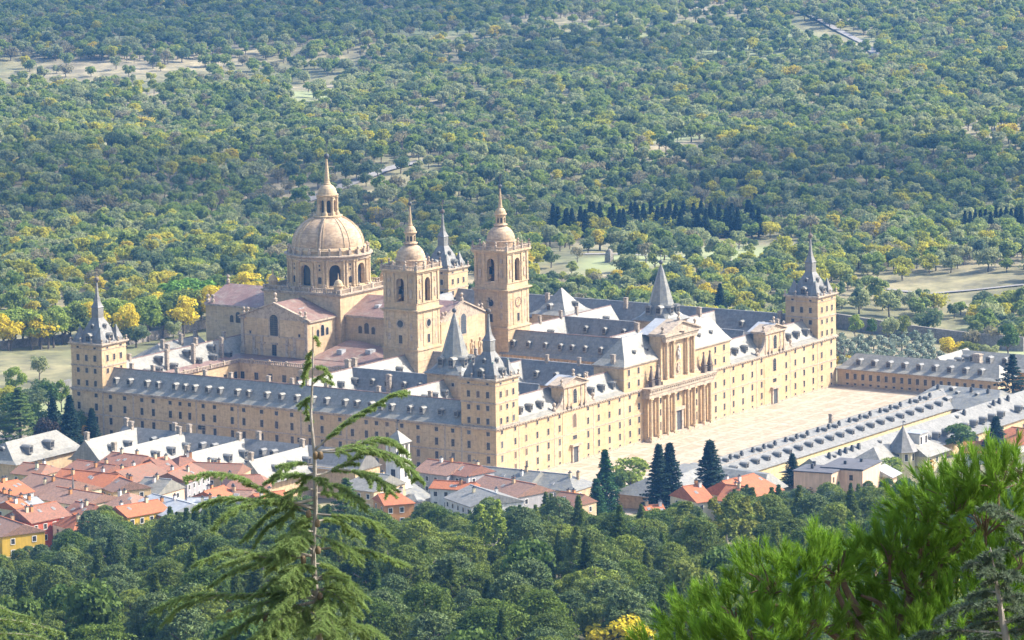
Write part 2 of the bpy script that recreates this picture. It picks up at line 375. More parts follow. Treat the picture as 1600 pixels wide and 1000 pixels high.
# ---- corner towers ------------------------------------------------------
def stone_ball(parent, x, y, z, s=1., mat='stone_trim', name='ball_finial'):
    b_ = MB(); b_.lathe(x, y, [(.42*s, z), (.42*s, z+.5*s), (.5*s, z+.55*s), (.3*s, z+.7*s), (.18*s, z+1.0*s), (.3*s, z+1.1*s)], 8)
    b_.ball(x, y, z+1.45*s, .42*s, 10)
    return b_.build(name, M[mat], parent, smooth=False)
def vane(parent, x, y, z, r, top, mat='metal_dark'):
    b_ = MB(); b_.ball(x, y, z, r, 12)
    b_.box(x-.07, x+.07, y-.07, y+.07, z+r*.9, z+top); b_.box(x-.05, x+.05, y-.9, y+.9, z+top*.68, z+top*.74)
    b_.box(x-.04, x+.04, y-.75, y-.1, z+top*.8, z+top*.97)
    b_.build('weather_vane', M[mat], parent, smooth=True)
def corner_tower(x0, y0):
    cx, cy = x0+6.2, y0+6.2
    b_ = MB(); b_.box(x0+.03, x0+12.37, y0+.03, y0+12.37, 10, 31.2)
    tw = b_.build('corner_tower', M['stone'], MON)
    t_ = MB(); band(t_, x0, x0+12.4, y0, y0+12.4, 24.3, 24.75, .16); band(t_, x0, x0+12.4, y0, y0+12.4, 17.2, 17.7, .12)
    band(t_, x0, x0+12.4, y0, y0+12.4, 29.7, 29.95, .12)
    t_.build('string_course', M['stone_trim'], tw)
    t_ = MB(); band(t_, x0, x0+12.4, y0, y0+12.4, 30.9, 31.35, .32); band(t_, x0, x0+12.4, y0, y0+12.4, 31.35, 31.75, .7); t_.box(x0-.65, x0+13.05, y0-.65, y0+13.05, 31.5, 31.74)
    t_.build('cornice', M['stone_trim'], tw)
    # lead apron at foot
    for z, h in ((27., 1.85), (23., 1.45), (19.0, 1.75)):
        for o in (2.8, 6.2, 9.6):
            add_win((x0, y0+o, z), (-1, 0), 1.05, h); add_win((x0+o, y0, z), (0, -1), 1.0, h)
    for o in (2.8, 9.6):
        for nn, c in (((-1, 0), (x0, y0+o, 30.3)), ((0, -1), (x0+o, y0, 30.3))):
            add_win(c, nn, .9, .5, mull=False)
    r_ = MB(); r_.sq(cx, cy, [(5.6, 31.74), (4.9, 32.4), (3.4, 34.8), (1.9, 38.0), (1.35, 39.1), (1.35, 42.2), (1.55, 42.4), (1.3, 42.7), (.75, 44.2), (.42, 46.5), (.18, 50.6)])
    sp = r_.build('spire', M['slate_blue'], tw)
    for sx in (-1, 1):
        for sy in (-1, 1): # corner turrets
            e_ = MB(); e_.sq(cx+sx*4.0, cy+sy*4.0, [(1.6, 31.7), (1.5, 32.7), (.75, 34.6), (.14, 36.6)]); e_.build('turret', M['slate_blue'], sp)
    for sx in (-1, 1):
        for sy in (-1, 1):
            q = MB(); q.ball(cx+sx*4, cy+sy*4, 36.4, .32, 8); q.build('turret_ball', M['verdigris'], sp)
    for a, c in ((FN, (cx-5.1, cy, 32.2)), (FW, (cx, cy-5.1, 32.2)), (FS, (cx+4.9, cy, 32.0)), (FE, (cx, cy+4.9, 32.0))):
        add_dormer(DORM, c, a, 1.5, sp)
    for a, c in ((FN, (cx-3.0, cy, 36.0)), (FW, (cx, cy-3.0, 36.0))): add_dormer(DORM, c, a, .85, sp)
    vane(tw, cx, cy, 51.2, .85, 4.2, 'stone_dark')
    for o in (0., 4.0, 8.4, 12.4):
        for c in {(x0+o, y0-.1), (x0-.1, y0+o), (x0+o, y0+12.5), (x0+12.5, y0+o)}:
            if o in (0., 12.4) and c[0] not in (x0, x0+12.4): continue
            stone_ball(tw, c[0], c[1], 31.74, .85)
    return tw
for a, b in ((0, 0), (194.6, 0), (0, 148.6), (194.6, 148.6)): corner_tower(a, b)
l_ = MB(); l_.box(-.5, 12.9, -.5, 12.9, 17.19, 17.26); 
for a, b in ((0, 0),): l_.build('lead_apron', M['slate_blue'], MON)
# ---- inner wings --------------------------------------------------------
def inner_wing(axis, c, hw, a0, a1, ze=17.0, zr=HR, mat='slate_blue', hip0=0, hip1=0, zb=-2, arcade=False):
    b_ = MB(); k = hw-.55
    if axis == 'y': b_.box(c-k, c+k, a0, a1, zb, ze+.05)
    else: b_.box(a0, a1, c-k, c+k, zb, ze+.05)
    b_.build('wing_wall', M['stone_church'], MON)
    return roof_part(axis, c, hw, a0, a1, ze, zr, hip0, hip1, mat)
E_ = 81.5
a1_ = inner_wing('y', 79.3, 5.6, 11.4, E_, mat='slate_blue', zr=23.8)
for y in (19.3, 27.6, 35.): add_dormer(DORM, (75.4, y, 19.5), FN, 1.05, a1_)
for y in (21., 33., 60.): chimney(a1_, 79.3, y, 23.8, 2.2)
a2_ = inner_wing('y', 127.7, 5.6, 9., 79.5, mat='slate_lichen', zr=24.3, ze=16.8)
for y in (41.5, 47.5, 52.5, 57., 63., 69.5, 75.5, 36.): add_dormer(DORM, (124.0, y, 19.9), FN, 1.0, a2_)
t_ = MB()
for y in np.arange(18., 79., 1.6): t_.box(122.35, 122.68, y, y+.8, 16.0, 16.6)
t_.box(122.3, 122.7, 12., 79., 16.6, 16.78); t_.build('cornice', M['stone'], MON)
for y in np.arange(20, 78, 5.): add_win((122.68, y, 14.4), (-1, 0), 1.1, 1.6)
a3_ = inner_wing('x', E_, 5.3, 12.2, 74.5, mat='slate')
for x in (24., 31., 48., 56., 63., 38.5): add_dormer(DORM, (x, E_-3.9, 19.4), FW, 1.0, a3_)
for x in (16., 40.5, 44.): chimney(a3_, x, E_+1, HR-.6, 3.4, 1.3)
a4_ = inner_wing('x', E_, 5.3, 132.5, 194.8, mat='slate')
for x in (146., 152., 181., 187.): add_dormer(DORM, (x, E_-3.9, 19.4), FW, 1.0, a4_)
for x in (150., 163., 173.): chimney(a4_, x, E_, HR, 2.4)
a5_ = inner_wing('y', 41.6, 4.9, 49., E_, mat='slate_blue')
for y in (54., 60., 66.3, 72.): add_dormer(DORM, (38.3, y, 19.5), FN, 1.0, a5_)
chimney(a5_, 37.8, 65., 19., 4.2, 1.2)
a6_ = inner_wing('y', 41.6, 4.9, 11.6, 36., mat='slate_blue')
for y in (18., 25., 31.): add_dormer(DORM, (38.3, y, 19.5), FN, 1.0, a6_)
a7_ = inner_wing('x', 42.5, 4.9, 12.2, 35.5, mat='slate')
for x in (21., 26., 31.5, 16.): add_dormer(DORM, (x, 38.9, 19.6), FW, 1.0, a7_)
a8_ = inner_wing('x', 42.5, 4.9, 48., 79., mat='slate')
for x in (54., 62.): add_dormer(DORM, (x, 38.9, 19.6), FW, 1.0, a8_)
a9_ = inner_wing('y', 165.6, 4.9, 49.5, E_, mat='slate_blue')
for y in (56.5, 64., 71.5): add_dormer(DORM, (162.3, y, 19.6), FN, 1.05, a9_)
b1_ = inner_wing('y', 165.6, 4.9, 11.6, 36.5, mat='slate_blue')
for y in (18., 26.): add_dormer(DORM, (162.3, y, 19.6), FN, 1.0, b1_)
b2_ = inner_wing('x', 43.3, 4.9, 133., 159., mat='slate')
b3_ = inner_wing('x', 43.3, 4.9, 172., 200.5, mat='slate')
for x in (180., 188.): add_dormer(DORM, (x, 39.7, 19.6), FW, 1.0, b3_)
for x in (150., 190.): chimney(b3_, x, 43.3, HR, 2.6, 1.2)
# pointed slate spire towers over the middle of the two convent quarters
def mid_tower(cx, cy):
    b_ = MB(); b_.box(cx-6.3, cx+6.3, cy-6.3, cy+6.3, 4, 25.3); tw = b_.build('lantern_tower', M['stone_church'], MON)
    t_ = MB(); band(t_, cx-6.3, cx+6.3, cy-6.3, cy+6.3, 24.9, 25.35, .5); t_.build('cornice', M['stone_trim'], tw)
    r_ = MB(); n_ = 8
    def ring(h, z, k):  # blends square to octagon
        pts = []
        for j in range(8):
            a = math.pi/8+j*math.pi/4; ox, oy = h*math.cos(a)/math.cos(math.pi/8), h*math.sin(a)/math.cos(math.pi/8)
            sx, sy = h*(1 if ox > 0 else -1), h*(1 if oy > 0 else -1)
            pts.append((cx+ox*(1-k)+sx*k, cy+oy*(1-k)+sy*k, z))
        return pts
    r_.rings([ring(7.3, 25.35, 1), ring(5.6, 26.5, .75), ring(4.5, 28.2, .35), ring(3.7, 31., .1), ring(2.3, 36.5, 0), ring(.9, 41.5, 0), ring(.15, 43.6, 0)])
    sp = r_.build('spire', M['slate_lichen'], tw)
    for o in (-1.7, 1.7):
        add_dormer(DORM, (cx-5.2, cy+o*1.15, 28.0), FN, 1.5, sp); add_dormer(DORM, (cx+o*1.15, cy-5.2, 28.0), FW, 1.5, sp)
    vane(tw, cx, cy, 44.3, .75, 4.2)
    for o in (-3.3, 3.3):
        for z in (22.2, ): add_win((cx-6.3, cy+o, z), (-1, 0), .95, 1.0); add_win((cx+o, cy-6.3, z), (0, -1), .95, 1.0)
mid_tower(41.6, 42.5); mid_tower(165.6, 43.3)
# pavilion over the great stair and further cloister wings
b_ = MB(); b_.box(176, 192.6, 88, 101.6, 4, 21.7); pv = b_.build('stair_pavilion', M['stone_church'], MON)
r_ = MB(); r_.rings([[(175.4, 87.4, 21.7), (193.2, 87.4, 21.7), (193.2, 102.2, 21.7), (175.4, 102.2, 21.7)], [(177.6, 89.2, 22.8), (191., 89.2, 22.8), (191., 100.4, 22.8), (177.6, 100.4, 22.8)],
   [(180.3, 91.5, 25.4), (188.3, 91.5, 25.4), (188.3, 98.1, 25.4), (180.3, 98.1, 25.4)], [(184., 94.7, 30.), (184.6, 94.7, 30.), (184.6, 94.9, 30.), (184., 94.9, 30.)]])
r_.build('pavilion_roof', M['slate'], pv)
add_dormer(DORM, (186., 89.6, 23.6), FW, 1.2, pv); add_dormer(DORM, (178., 96., 23.3), FN, 1.2, pv)
add_win((176, 92.5, 17.5), (-1, 0), 1.1, 1.6); add_win((180., 88, 17.5), (0, -1), 1.1, 1.6)
c1_ = inner_wing('y', 138., 5.2, 84., 149., mat='slate'); c2_ = inner_wing('x', 148.3, 5., 137., 196., mat='slate_blue')
for y in (95., 104., 113.): add_dormer(DORM, (134.3, y, 19.4), FN, 1.0, c1_)
# courtyard floors
f_ = MB(); f_.box(12, 195, 11.5, 149, -1.5, .3); f_.build('courtyard_floor', M['paving'], MON)
# ---- palace court north of the church ------------------------------------
b_ = MB(); b_.box(63., 73., 86., 150., 2, 17.7); b_.box(12.2, 63., 142.4, 149.5, 2, 17.7); b_.build('court_wall', M['stone_church'], MON)
r_ = MB(); r_.poly([(63.6, 86, 17.85), (63.6, 141.8, 17.85), (73., 148.5, 19.), (73., 86., 19.)]); r_.poly([(12.5, 141.9, 17.85), (12.5, 147., 19.), (73, 148.5, 19.), (63.6, 141.8, 17.85)])
r_.build('terrace_roof', M['red_lead'], MON)
bl = MB()
for a in np.arange(86., 142., .8): bl.box(62.95, 63.15, a, a+.35, 17.9, 18.75)
for a in np.arange(14., 63., .8): bl.box(a, a+.35, 142.2, 142.4, 17.9, 18.75)
bl.box(62.8, 63.3, 86., 142.5, 18.75, 18.95, bot=True); bl.box(62.8, 63.3, 86., 142.5, 17.6, 17.9); bl.box(13., 62.8, 142.1, 142.5, 18.75, 18.95, bot=True); bl.box(13., 62.8, 142.1, 142.5, 17.6, 17.9)
for a in np.arange(88., 142., 7.): bl.box(62.7, 63.4, a-.35, a+.35, 17.6, 19.35)
for a in np.arange(20., 62., 7.): bl.box(a-.35, a+.35, 142., 142.6, 17.6, 19.35)
bl.build('balustrade', M['stone_trim'], MON)
for y in np.arange(96, 141, 5.6): add_win((63., y, 13.6), (-1, 0), 1.5, 2.3); add_win((63., y, 8.), (-1, 0), 1.5, 2.3)
for x in np.arange(22, 62, 5.6): add_win((x, 142.4, 13.6), (0, -1), 1.5, 2.3)
# ---- basilica -------------------------------------------------------------
CH = MB()
CH.box(72.3, 134.7, 121., 148., 2, 31.2)         # transept
CH.box(90.7, 116.3, 81., 121., 2, 31.2)          # nave
CH.box(90.7, 116.3, 148., 176.5, -6, 31.2)       # chancel
CH.box(88., 119., 119., 150., 20, 37.9)          # base of the drum
basil = CH.build('basilica_wall', M['stone_church'], MON)
CR = MB()
gable_roof(CR, 'x', 134.5, 14.1, 72.6, 134.4, 31.35, 36.5, flare=.001)
rb = CR.build('basilica_roof', M['red_lead'], MON)
CR = MB(); gable_roof(CR, 'y', 103.5, 13.3, 82.3, 121., 31.35, 36.5, flare=.001); CR.build('basilica_roof', M['red_lead'], MON); CR = MB(); gable_roof(CR, 'y', 103.5, 13.3, 148., 177., 31.35, 36.5, flare=.001); CR.build('basilica_roof', M['red_lead'], MON)
# gable fronts: pediment mouldings
def pediment(mb, face, c, hw, z0, z1, front, t=.45, dep=.5, back=None):
    """raking cornice; face 'N' plane x=front, 'W' plane y=front"""
    def P(u, z, o): return (front-o, c+u, z) if face == 'N' else (c+u, front-o, z)
    for sg in (-1, 1):
        A, B = (sg*hw, z0), (0, z1)
        q = [P(A[0], A[1], dep), P(B[0], B[1], dep), P(B[0], B[1]+t, dep), P(A[0]+sg*.1, A[1]+t, dep)]
        bk = (back if back is not None else -.6)
        k_ = [P(A[0], A[1], bk), P(B[0], B[1], bk), P(B[0], B[1]+t, bk), P(A[0]+sg*.1, A[1]+t, bk)]
        mb.poly(q)
        for i in range(4): mb.poly((k_[i], k_[(i+1) % 4], q[(i+1) % 4], q[i]))
t_ = MB(); pediment(t_, 'N', 134.5, 14.4, 31.2, 36.4, 72.3); pediment(t_, 'W', 103.5, 13.6, 31.2, 36.5, 81.)
t_.poly([(72.25, 121., 31.2), (72.25, 148., 31.2), (72.25, 134.5, 36.4)])
t_.poly([(90.7, 80.95, 31.2), (116.3, 80.95, 31.2), (103.5, 80.95, 36.4)])
for x0, x1, y0, y1 in ((72.3, 134.7, 121., 148.), (90.7, 116.3, 81., 121.), (90.7, 116.3, 148., 176.5)):
    if x0 > 80: t_.box(x0-.55, x0-.001, y0, y1, 30.7, 31.3, bot=True); t_.box(x1+.001, x1+.55, y0, y1, 30.7, 31.3, bot=True)
t_.box(72.9, 90, 120.4, 120.99, 30.7, 31.3, bot=True); t_.box(72.9, 90, 148.01, 148.6, 30.7, 31.3, bot=True)
t_.box(71.6, 72.29, 146., 148.3, 30.7, 31.2, bot=True); t_.box(71.6, 72.29, 120.7, 123., 30.7, 31.2, bot=True)
t_.box(72.0, 72.24, 121., 132.4, 25.2, 25.6, bot=True); t_.box(72.0, 72.24, 136.6, 148., 25.2, 25.6, bot=True)
for y in (121.6, 126.3, 129.4, 139.6, 142.8, 147.3): t_.box(72.05, 72.29, y-.55, y+.55, 19, 30.7 if y in (121.6, 147.3) else 25.2)
for y in (121.6, 126.8, 142.2, 147.3): t_.box(71.8, 72.05, y-.9, y+.9, 19, 21.2)
for y in (129.4, 134.5, 139.6): t_.box(71.9, 72.29, y-1.4, y+1.4, 22.9, 23.3, bot=True)
t_.build('basilica_cornice', M['stone_trim'], MON)
add_win((72.23, 134.5, 29.2), (-1, 0), 3.2, 7.0, arch=True, surround=.6); add_win((72.3, 134.6, 20.9), (-1, 0), 1.8, 3.6)
add_win((72.3, 144.2, 26.3), (-1, 0), .7, .9, mull=False); add_win((72.3, 124.4, 26.4), (-1, 0), .7, .9, mull=False)
add_win((103.5, 80.93, 29.3), (0, -1), 3.0, 6.6, arch=True, surround=.6)
# blind panels in the gable wall
q_ = MB()
for y in (129.4, 139.6): q_.box(72.18, 72.29, y-1.1, y+1.1, 19, 22.4)
q_.build('blind_panel', M['stone'], MON)
def thermal(c, nrm):   # half-round window split in three lights
    for u, w_, h_ in ((-2.6, 1.4, 2.4), (0, 1.8, 3.6), (2.6, 1.4, 2.4)):
        add_win((c[0]-nrm[1]*u, c[1]+nrm[0]*u, c[2]+h_/2), nrm, w_, h_, arch=True, surround=.2, mull=False)
thermal((90.7, 110.5, 25.6), (-1, 0)); thermal((80.5, 121., 25.6), (0, -1)); thermal((90.7, 163., 25.6), (-1, 0))
thermal((90.7, 95., 25.6), (-1, 0))
for (x, y) in ((72.6, 147.0), (72.6, 145.2), (72.6, 124.), (72.6, 122.)): stone_ball(MON, x, y, 32.2 if 1 else 31, 1.25)
stone_ball(MON, 73.2, 134.5, 36.9, 1.6)
for (x, y) in ((91.5, 176.), (91.5, 174.), (103.5, 176.5), (115., 176.)): stone_ball(MON, x, y, 31.6 if x != 103.5 else 36.7, 1.5)
for (x, y) in ((92., 81.4), (94., 81.4), (113., 81.4), (115., 81.4)): stone_ball(MON, x, y, 32.2, 1.3)
stone_ball(MON, 103.5, 81.5, 36.9, 1.4)
bx_ = MB()   # roof hatches
for x, y in ((100., 160.), (98., 110.), (98., 96.), (80., 129.)):
    bx_.box(x-2.2, x+.6, y-.8, y+.8, 31.5, 34.4)
bx_.build('roof_hatch', M['lead'], MON)
# lower roofs between transept, nave and bell tower
b_ = MB(); b_.box(73., 91., 85., 121., 2, 19.2); b_.box(116.2, 134., 85., 121., 2, 19.2); b_.build('chapel_wall', M['stone_church'], MON)
r_ = MB(); r_.rings([[(72.6, 88.0, 19.1), (91., 88., 19.1), (91., 121., 19.1), (72.6, 121., 19.1)], [(86.6, 112., 23.4), (88.6, 112., 23.4), (88.6, 116., 23.4), (86.6, 116., 23.4)]])
r_.build('chapel_roof', M['red_lead'], MON)
h_ = MB(); h_.box(79., 82., 101., 103., 19.8, 22.4); h_.box(77., 79.5, 111., 113., 19.8, 22.); h_.build('roof_hatch', M['lead'], MON)
# ---- base of the drum: cornice and balustrade -----------------------------
t_ = MB(); band(t_, 88., 119., 119., 150., 37.4, 37.9, .45); band(t_, 88, 119, 119, 150, 37.9, 38.35, .85); t_.box(87.2, 119.8, 118.2, 150.8, 38.1, 38.34)
t_.build('cornice', M['stone_trim'], basil)
def balustrade(x0, x1, y0, y1, z, h, step, parent, post=5., w=.25):
    bl = MB()
    for (a0, a1, c, ax) in ((x0, x1, y0, 'x'), (x0, x1, y1, 'x'), (y0, y1, x0, 'y'), (y0, y1, x1, 'y')):
        for a in np.arange(a0, a1, step):
            if ax == 'x': bl.box(a, a+step*.45, c-w/2, c+w/2, z, z+h-.2)
            else: bl.box(c-w/2, c+w/2, a, a+step*.45, z, z+h-.2)
        if ax == 'x': bl.box(a0-.2, a1+.2, c-w, c+w, z+h-.2, z+h, bot=True)
        else: bl.box(c-w, c+w, a0+.2, a1-.2, z+h-.2, z+h-.01, bot=True)
        for a in np.linspace(a0, a1, int(round((a1-a0)/post))+1):
            if ax == 'x': bl.box(a-.42, a+.42, c-.42, c+.42, z, z+h+.12)
            else: bl.box(c-.41, c+.41, a-.41, a+.41, z, z+h+.11)
    bl.build('balustrade', M['stone_trim'], parent)
balustrade(88.2, 118.8, 119.2, 149.8, 38.34, 1.35, .7, basil, 6.)
for sx in (90.2, 116.8):
    for sy in (121.2, 147.8):     # little corner cupolas
        c_ = MB(); c_.lathe(sx, sy, [(1.75, 38.3), (1.75, 38.9), (1.5, 39.0), (1.5, 40.6), (1.85, 40.7), (1.85, 40.95), (1.5, 41.05), (1.35, 41.8), (.9, 42.5), (.3, 42.9), (.2, 43.2), (.25, 43.4), (.15, 44.4), (.05, 45.)], 14)
        c_.build('corner_cupola', M['stone_church'], basil)
for a in np.arange(94, 114, 5.1):
    stone_ball(basil, a, 119.2, 39.75, .75); stone_ball(basil, 88.2, a+31, 39.75, .75)
# ---- drum with arched windows ---------------------------------------------
DX, DY = 103.5, 134.5
def arc_wall(mb, cx, cy, R0, R1, z0, z1, nop, aw, zs, zt, rot=0., seg=6, m=0, mi=1):
    """cylinder wall with nop arched openings of half angle aw from zs, springing at zt"""
    for k in range(nop):
        c = rot+2*math.pi*k/nop; nxt = c+2*math.pi/nop
        def P(a, r, z): return (cx+r*math.cos(a), cy+r*math.sin(a), z)
        # solid pier from c+aw to nxt-aw
        A = np.linspace(c+aw, nxt-aw, 7)
        for i in range(6): mb.poly([P(A[i], R0, z0), P(A[i+1], R0, z0), P(A[i+1], R0, z1), P(A[i], R0, z1)], m)
        T = np.linspace(-aw, aw, 2*seg+1); rad = aw*R0
        zz = [zt+math.sqrt(max(0, rad**2-(t*R0)**2)) for t in T]
        for i in range(2*seg):
            a, b = c+T[i], c+T[i+1]
            mb.poly([P(a, R0, z0), P(b, R0, z0), P(b, R0, zs), P(a, R0, zs)], m)
            mb.poly([P(a, R0, zz[i]), P(b, R0, zz[i+1]), P(b, R0, z1), P(a, R0, z1)], m)
            mb.poly([P(a, R0, zz[i]), P(b, R0, zz[i+1]), P(b, R1, zz[i+1]), P(a, R1, zz[i])], m)
            mb.poly([P(a, R0, zs), P(b, R0, zs), P(b, R1, zs), P(a, R1, zs)], m)
            mb.poly([P(a, R1, zs), P(b, R1, zs), P(b, R1, zz[i+1]), P(a, R1, zz[i])], mi)
        for sg in (-aw, aw): mb.poly([P(c+sg, R0, zs), P(c+sg, R1, zs), P(c+sg, R1, zt), P(c+sg, R0, zt)], m)
VA = math.atan2(-_d[1], -_d[0])         # towards the camera
d_ = MB(); d_.lathe(DX, DY, [(14.2, 38.3), (14.2, 39.3), (13.6, 39.5)], 48)
rot0 = R(225)
arc_wall(d_, DX, DY, 13.3, 11.9, 39.4, 48.6, 8, .152, 39.9, 44.9, rot=rot0, mi=1)
drum = d_.build('drum', [M['stone_church'], M['glass']], MON)
t_ = MB()
for k in range(8):       # paired half columns and niches
    for off in (.21, .29, .495, .575):
        a = rot0+2*math.pi*k/8+off; t_.lathe(DX+13.45*math.cos(a), DY+13.45*math.sin(a), [(.62, 39.4), (.62, 39.9), (.46, 40.), (.42, 47.6), (.62, 47.9), (.62, 48.5)], 8)
t_.build('half_column', M['stone_church'], drum, smooth=False)
t_ = MB(); t_.lathe(DX, DY, [(13.5, 47.9), (13.9, 48.3), (13.9, 48.9), (14.4, 49.2), (14.8, 49.5), (14.8, 49.85), (13.2, 49.95)], 64); t_.build('cornice', M['stone_trim'], drum)
for k in range(8):
    for zc, h_, w_ in ((41.9, 2.2, 1.1), (45.4, .6, .6), (46.8, .6, .5)):
        a = rot0+2*math.pi*(k+.5)/8
        add_win((DX+13.31*math.cos(a), DY+13.31*math.sin(a), zc), (math.cos(a), math.sin(a)), w_, h_, arch=h_ > 2, mull=False, surround=.15)
t_ = MB(); t_.lathe(DX, DY, [(13.0, 49.9), (13.0, 50.2), (12.7, 50.25), (12.7, 51.2), (13.1, 51.25), (13.1, 51.55), (12.6, 51.6), (12.45, 52.0), (12.2, 52.2)], 64)
att = t_.build('attic', M['stone_church'], drum)
for k in range(24):
    a = rot0+2*math.pi*(k+.5)/24; b_ = MB(); b_.box(-.35, .35, -.45, .45, 0, 1.7); b_.ball(0, 0, 2.15, .48, 8)
    o = b_.build('ball_finial', M['stone_trim'], drum); o.location = (DX+13.35*math.cos(a), DY+13.35*math.sin(a), 49.9); o.rotation_euler = (0, 0, a)
# dome shell with ribs
def dome_prof(r0, z0, zt, rt, n=14, k=1.0):
    out = []; th = math.acos(rt/r0)
    for t in np.linspace(0, th, n): out.append((r0*math.cos(t), z0+(zt-z0)*math.sin(t)/math.sin(th)))
    return out
dp = dome_prof(12.1, 52.0, 61.6, 4.3)
s_ = MB(); s_.lathe(DX, DY, dp, 96); dome = s_.build('dome', M['dome'], MON, smooth=True)
r_ = MB()
for k in range(24):
    if k % 3 == 1: continue
    a0 = rot0+2*math.pi*(k//3+.5)/8+(.085 if k % 3 else -.085); wd = .014
    pr = []
    for r, z in dp:
        hw_ = wd*12.1*(.45+.55*r/12.1)
        ca, sa = math.cos(a0), math.sin(a0); rr = r+.13
        pr.append([(DX+r*ca+sa*hw_, DY+r*sa-ca*hw_, z), (DX+rr*ca+sa*hw_, DY+rr*sa-ca*hw_, z+.12), (DX+rr*ca-sa*hw_, DY+rr*sa+ca*hw_, z+.12), (DX+r*ca-sa*hw_, DY+r*sa+ca*hw_, z)])
    r_.rings(pr, close=False, cap=False)
r_.build('dome_rib', M['stone_church'], dome)
# steps running up the dome
a0 = rot0+R(24)
q_ = MB()
for i in range(26):
    t = i/26*.98; th = math.acos(4.3/12.1)*t; r = 12.1*math.cos(th)+.32; z = 52.+9.6*math.sin(th)/math.sin(math.acos(4.3/12.1)); a0 = VA+R(-12)
    c0, s0 = math.cos(a0), math.sin(a0)
    q_.box(DX+r*c0-.28, DX+r*c0+.28, DY+r*s0-.5, DY+r*s0+.5, z-.05, z+.15)
q_.build('dome_step', M['stone_trim'], dome)
# lantern
l_ = MB(); l_.lathe(DX, DY, [(4.5, 61.4), (4.95, 61.6), (4.95, 62.0), (3.9, 62.1)], 32); arc_wall(l_, DX, DY, 2.95, 2.5, 62.0, 68.5, 8, .26, 63.0, 66.4, rot=rot0, seg=3, mi=1)
lan = l_.build('lantern', [M['stone_church'], M['glass']], dome)
l_ = MB()
for k in range(8):
    a = rot0+2*math.pi*(k+.5)/8; l_.lathe(DX+3.2*math.cos(a), DY+3.2*math.sin(a), [(.95, 62.), (.8, 62.9), (.45, 63.6), (.42, 67.6), (.6, 67.9), (.6, 68.3)], 8)
l_.lathe(DX, DY, [(3.4, 68.2), (3.6, 68.5), (3.75, 68.7), (3.75, 68.95), (3.3, 69.0), (3.15, 69.8), (2.7, 70.9), (1.9, 71.8), (1.2, 72.2), (1.25, 72.5), (.95, 72.7), (1.0, 73.0), (.85, 73.2), (.75, 75.), (.3, 80.7)], 24)
l_.build('lantern_cap', M['stone_church'], dome)
vane(dome, DX, DY, 81.6, .95, 5.2, 'metal_dark')
# ---- bell towers -----------------------------------------------------------
def belfry_face(mb, hw, z0, z1, aw, zs, zt, depth, rotz, cx, cy, ops=((0., 1.),)):
    """one wall panel at local x=-hw with an arched opening; material 1 inside"""
    cr, sr = math.cos(rotz), math.sin(rotz)
    def P(u, z, o=0.):
        x, y = -hw+o, u; return (cx+x*cr-y*sr, cy+x*sr+y*cr, z)
    T = np.linspace(-1, 1, 13); zz = [zt+aw*math.sqrt(max(0, 1-t*t)) for t in T]
    mb.poly([P(-hw, z0), P(-aw, z0), P(-aw, z1), P(-hw, z1)]); mb.poly([P(aw, z0), P(hw, z0), P(hw, z1), P(aw, z1)])
    mb.poly([P(-aw, z0), P(aw, z0), P(aw, zs), P(-aw, zs)])
    for i in range(12):
        a, b = aw*T[i], aw*T[i+1]
        mb.poly([P(a, zz[i]), P(b, zz[i+1]), P(b, z1), P(a, z1)])
        mb.poly([P(a, zz[i]), P(b, zz[i+1]), P(b, zz[i+1], depth), P(a, zz[i], depth)])
    for sg in (-aw, aw): mb.poly([P(sg, zs), P(sg, zs, depth), P(sg, zt, depth), P(sg, zt)])
    mb.poly([P(-aw, zs), P(aw, zs), P(aw, zs, depth), P(-aw, zs, depth)])
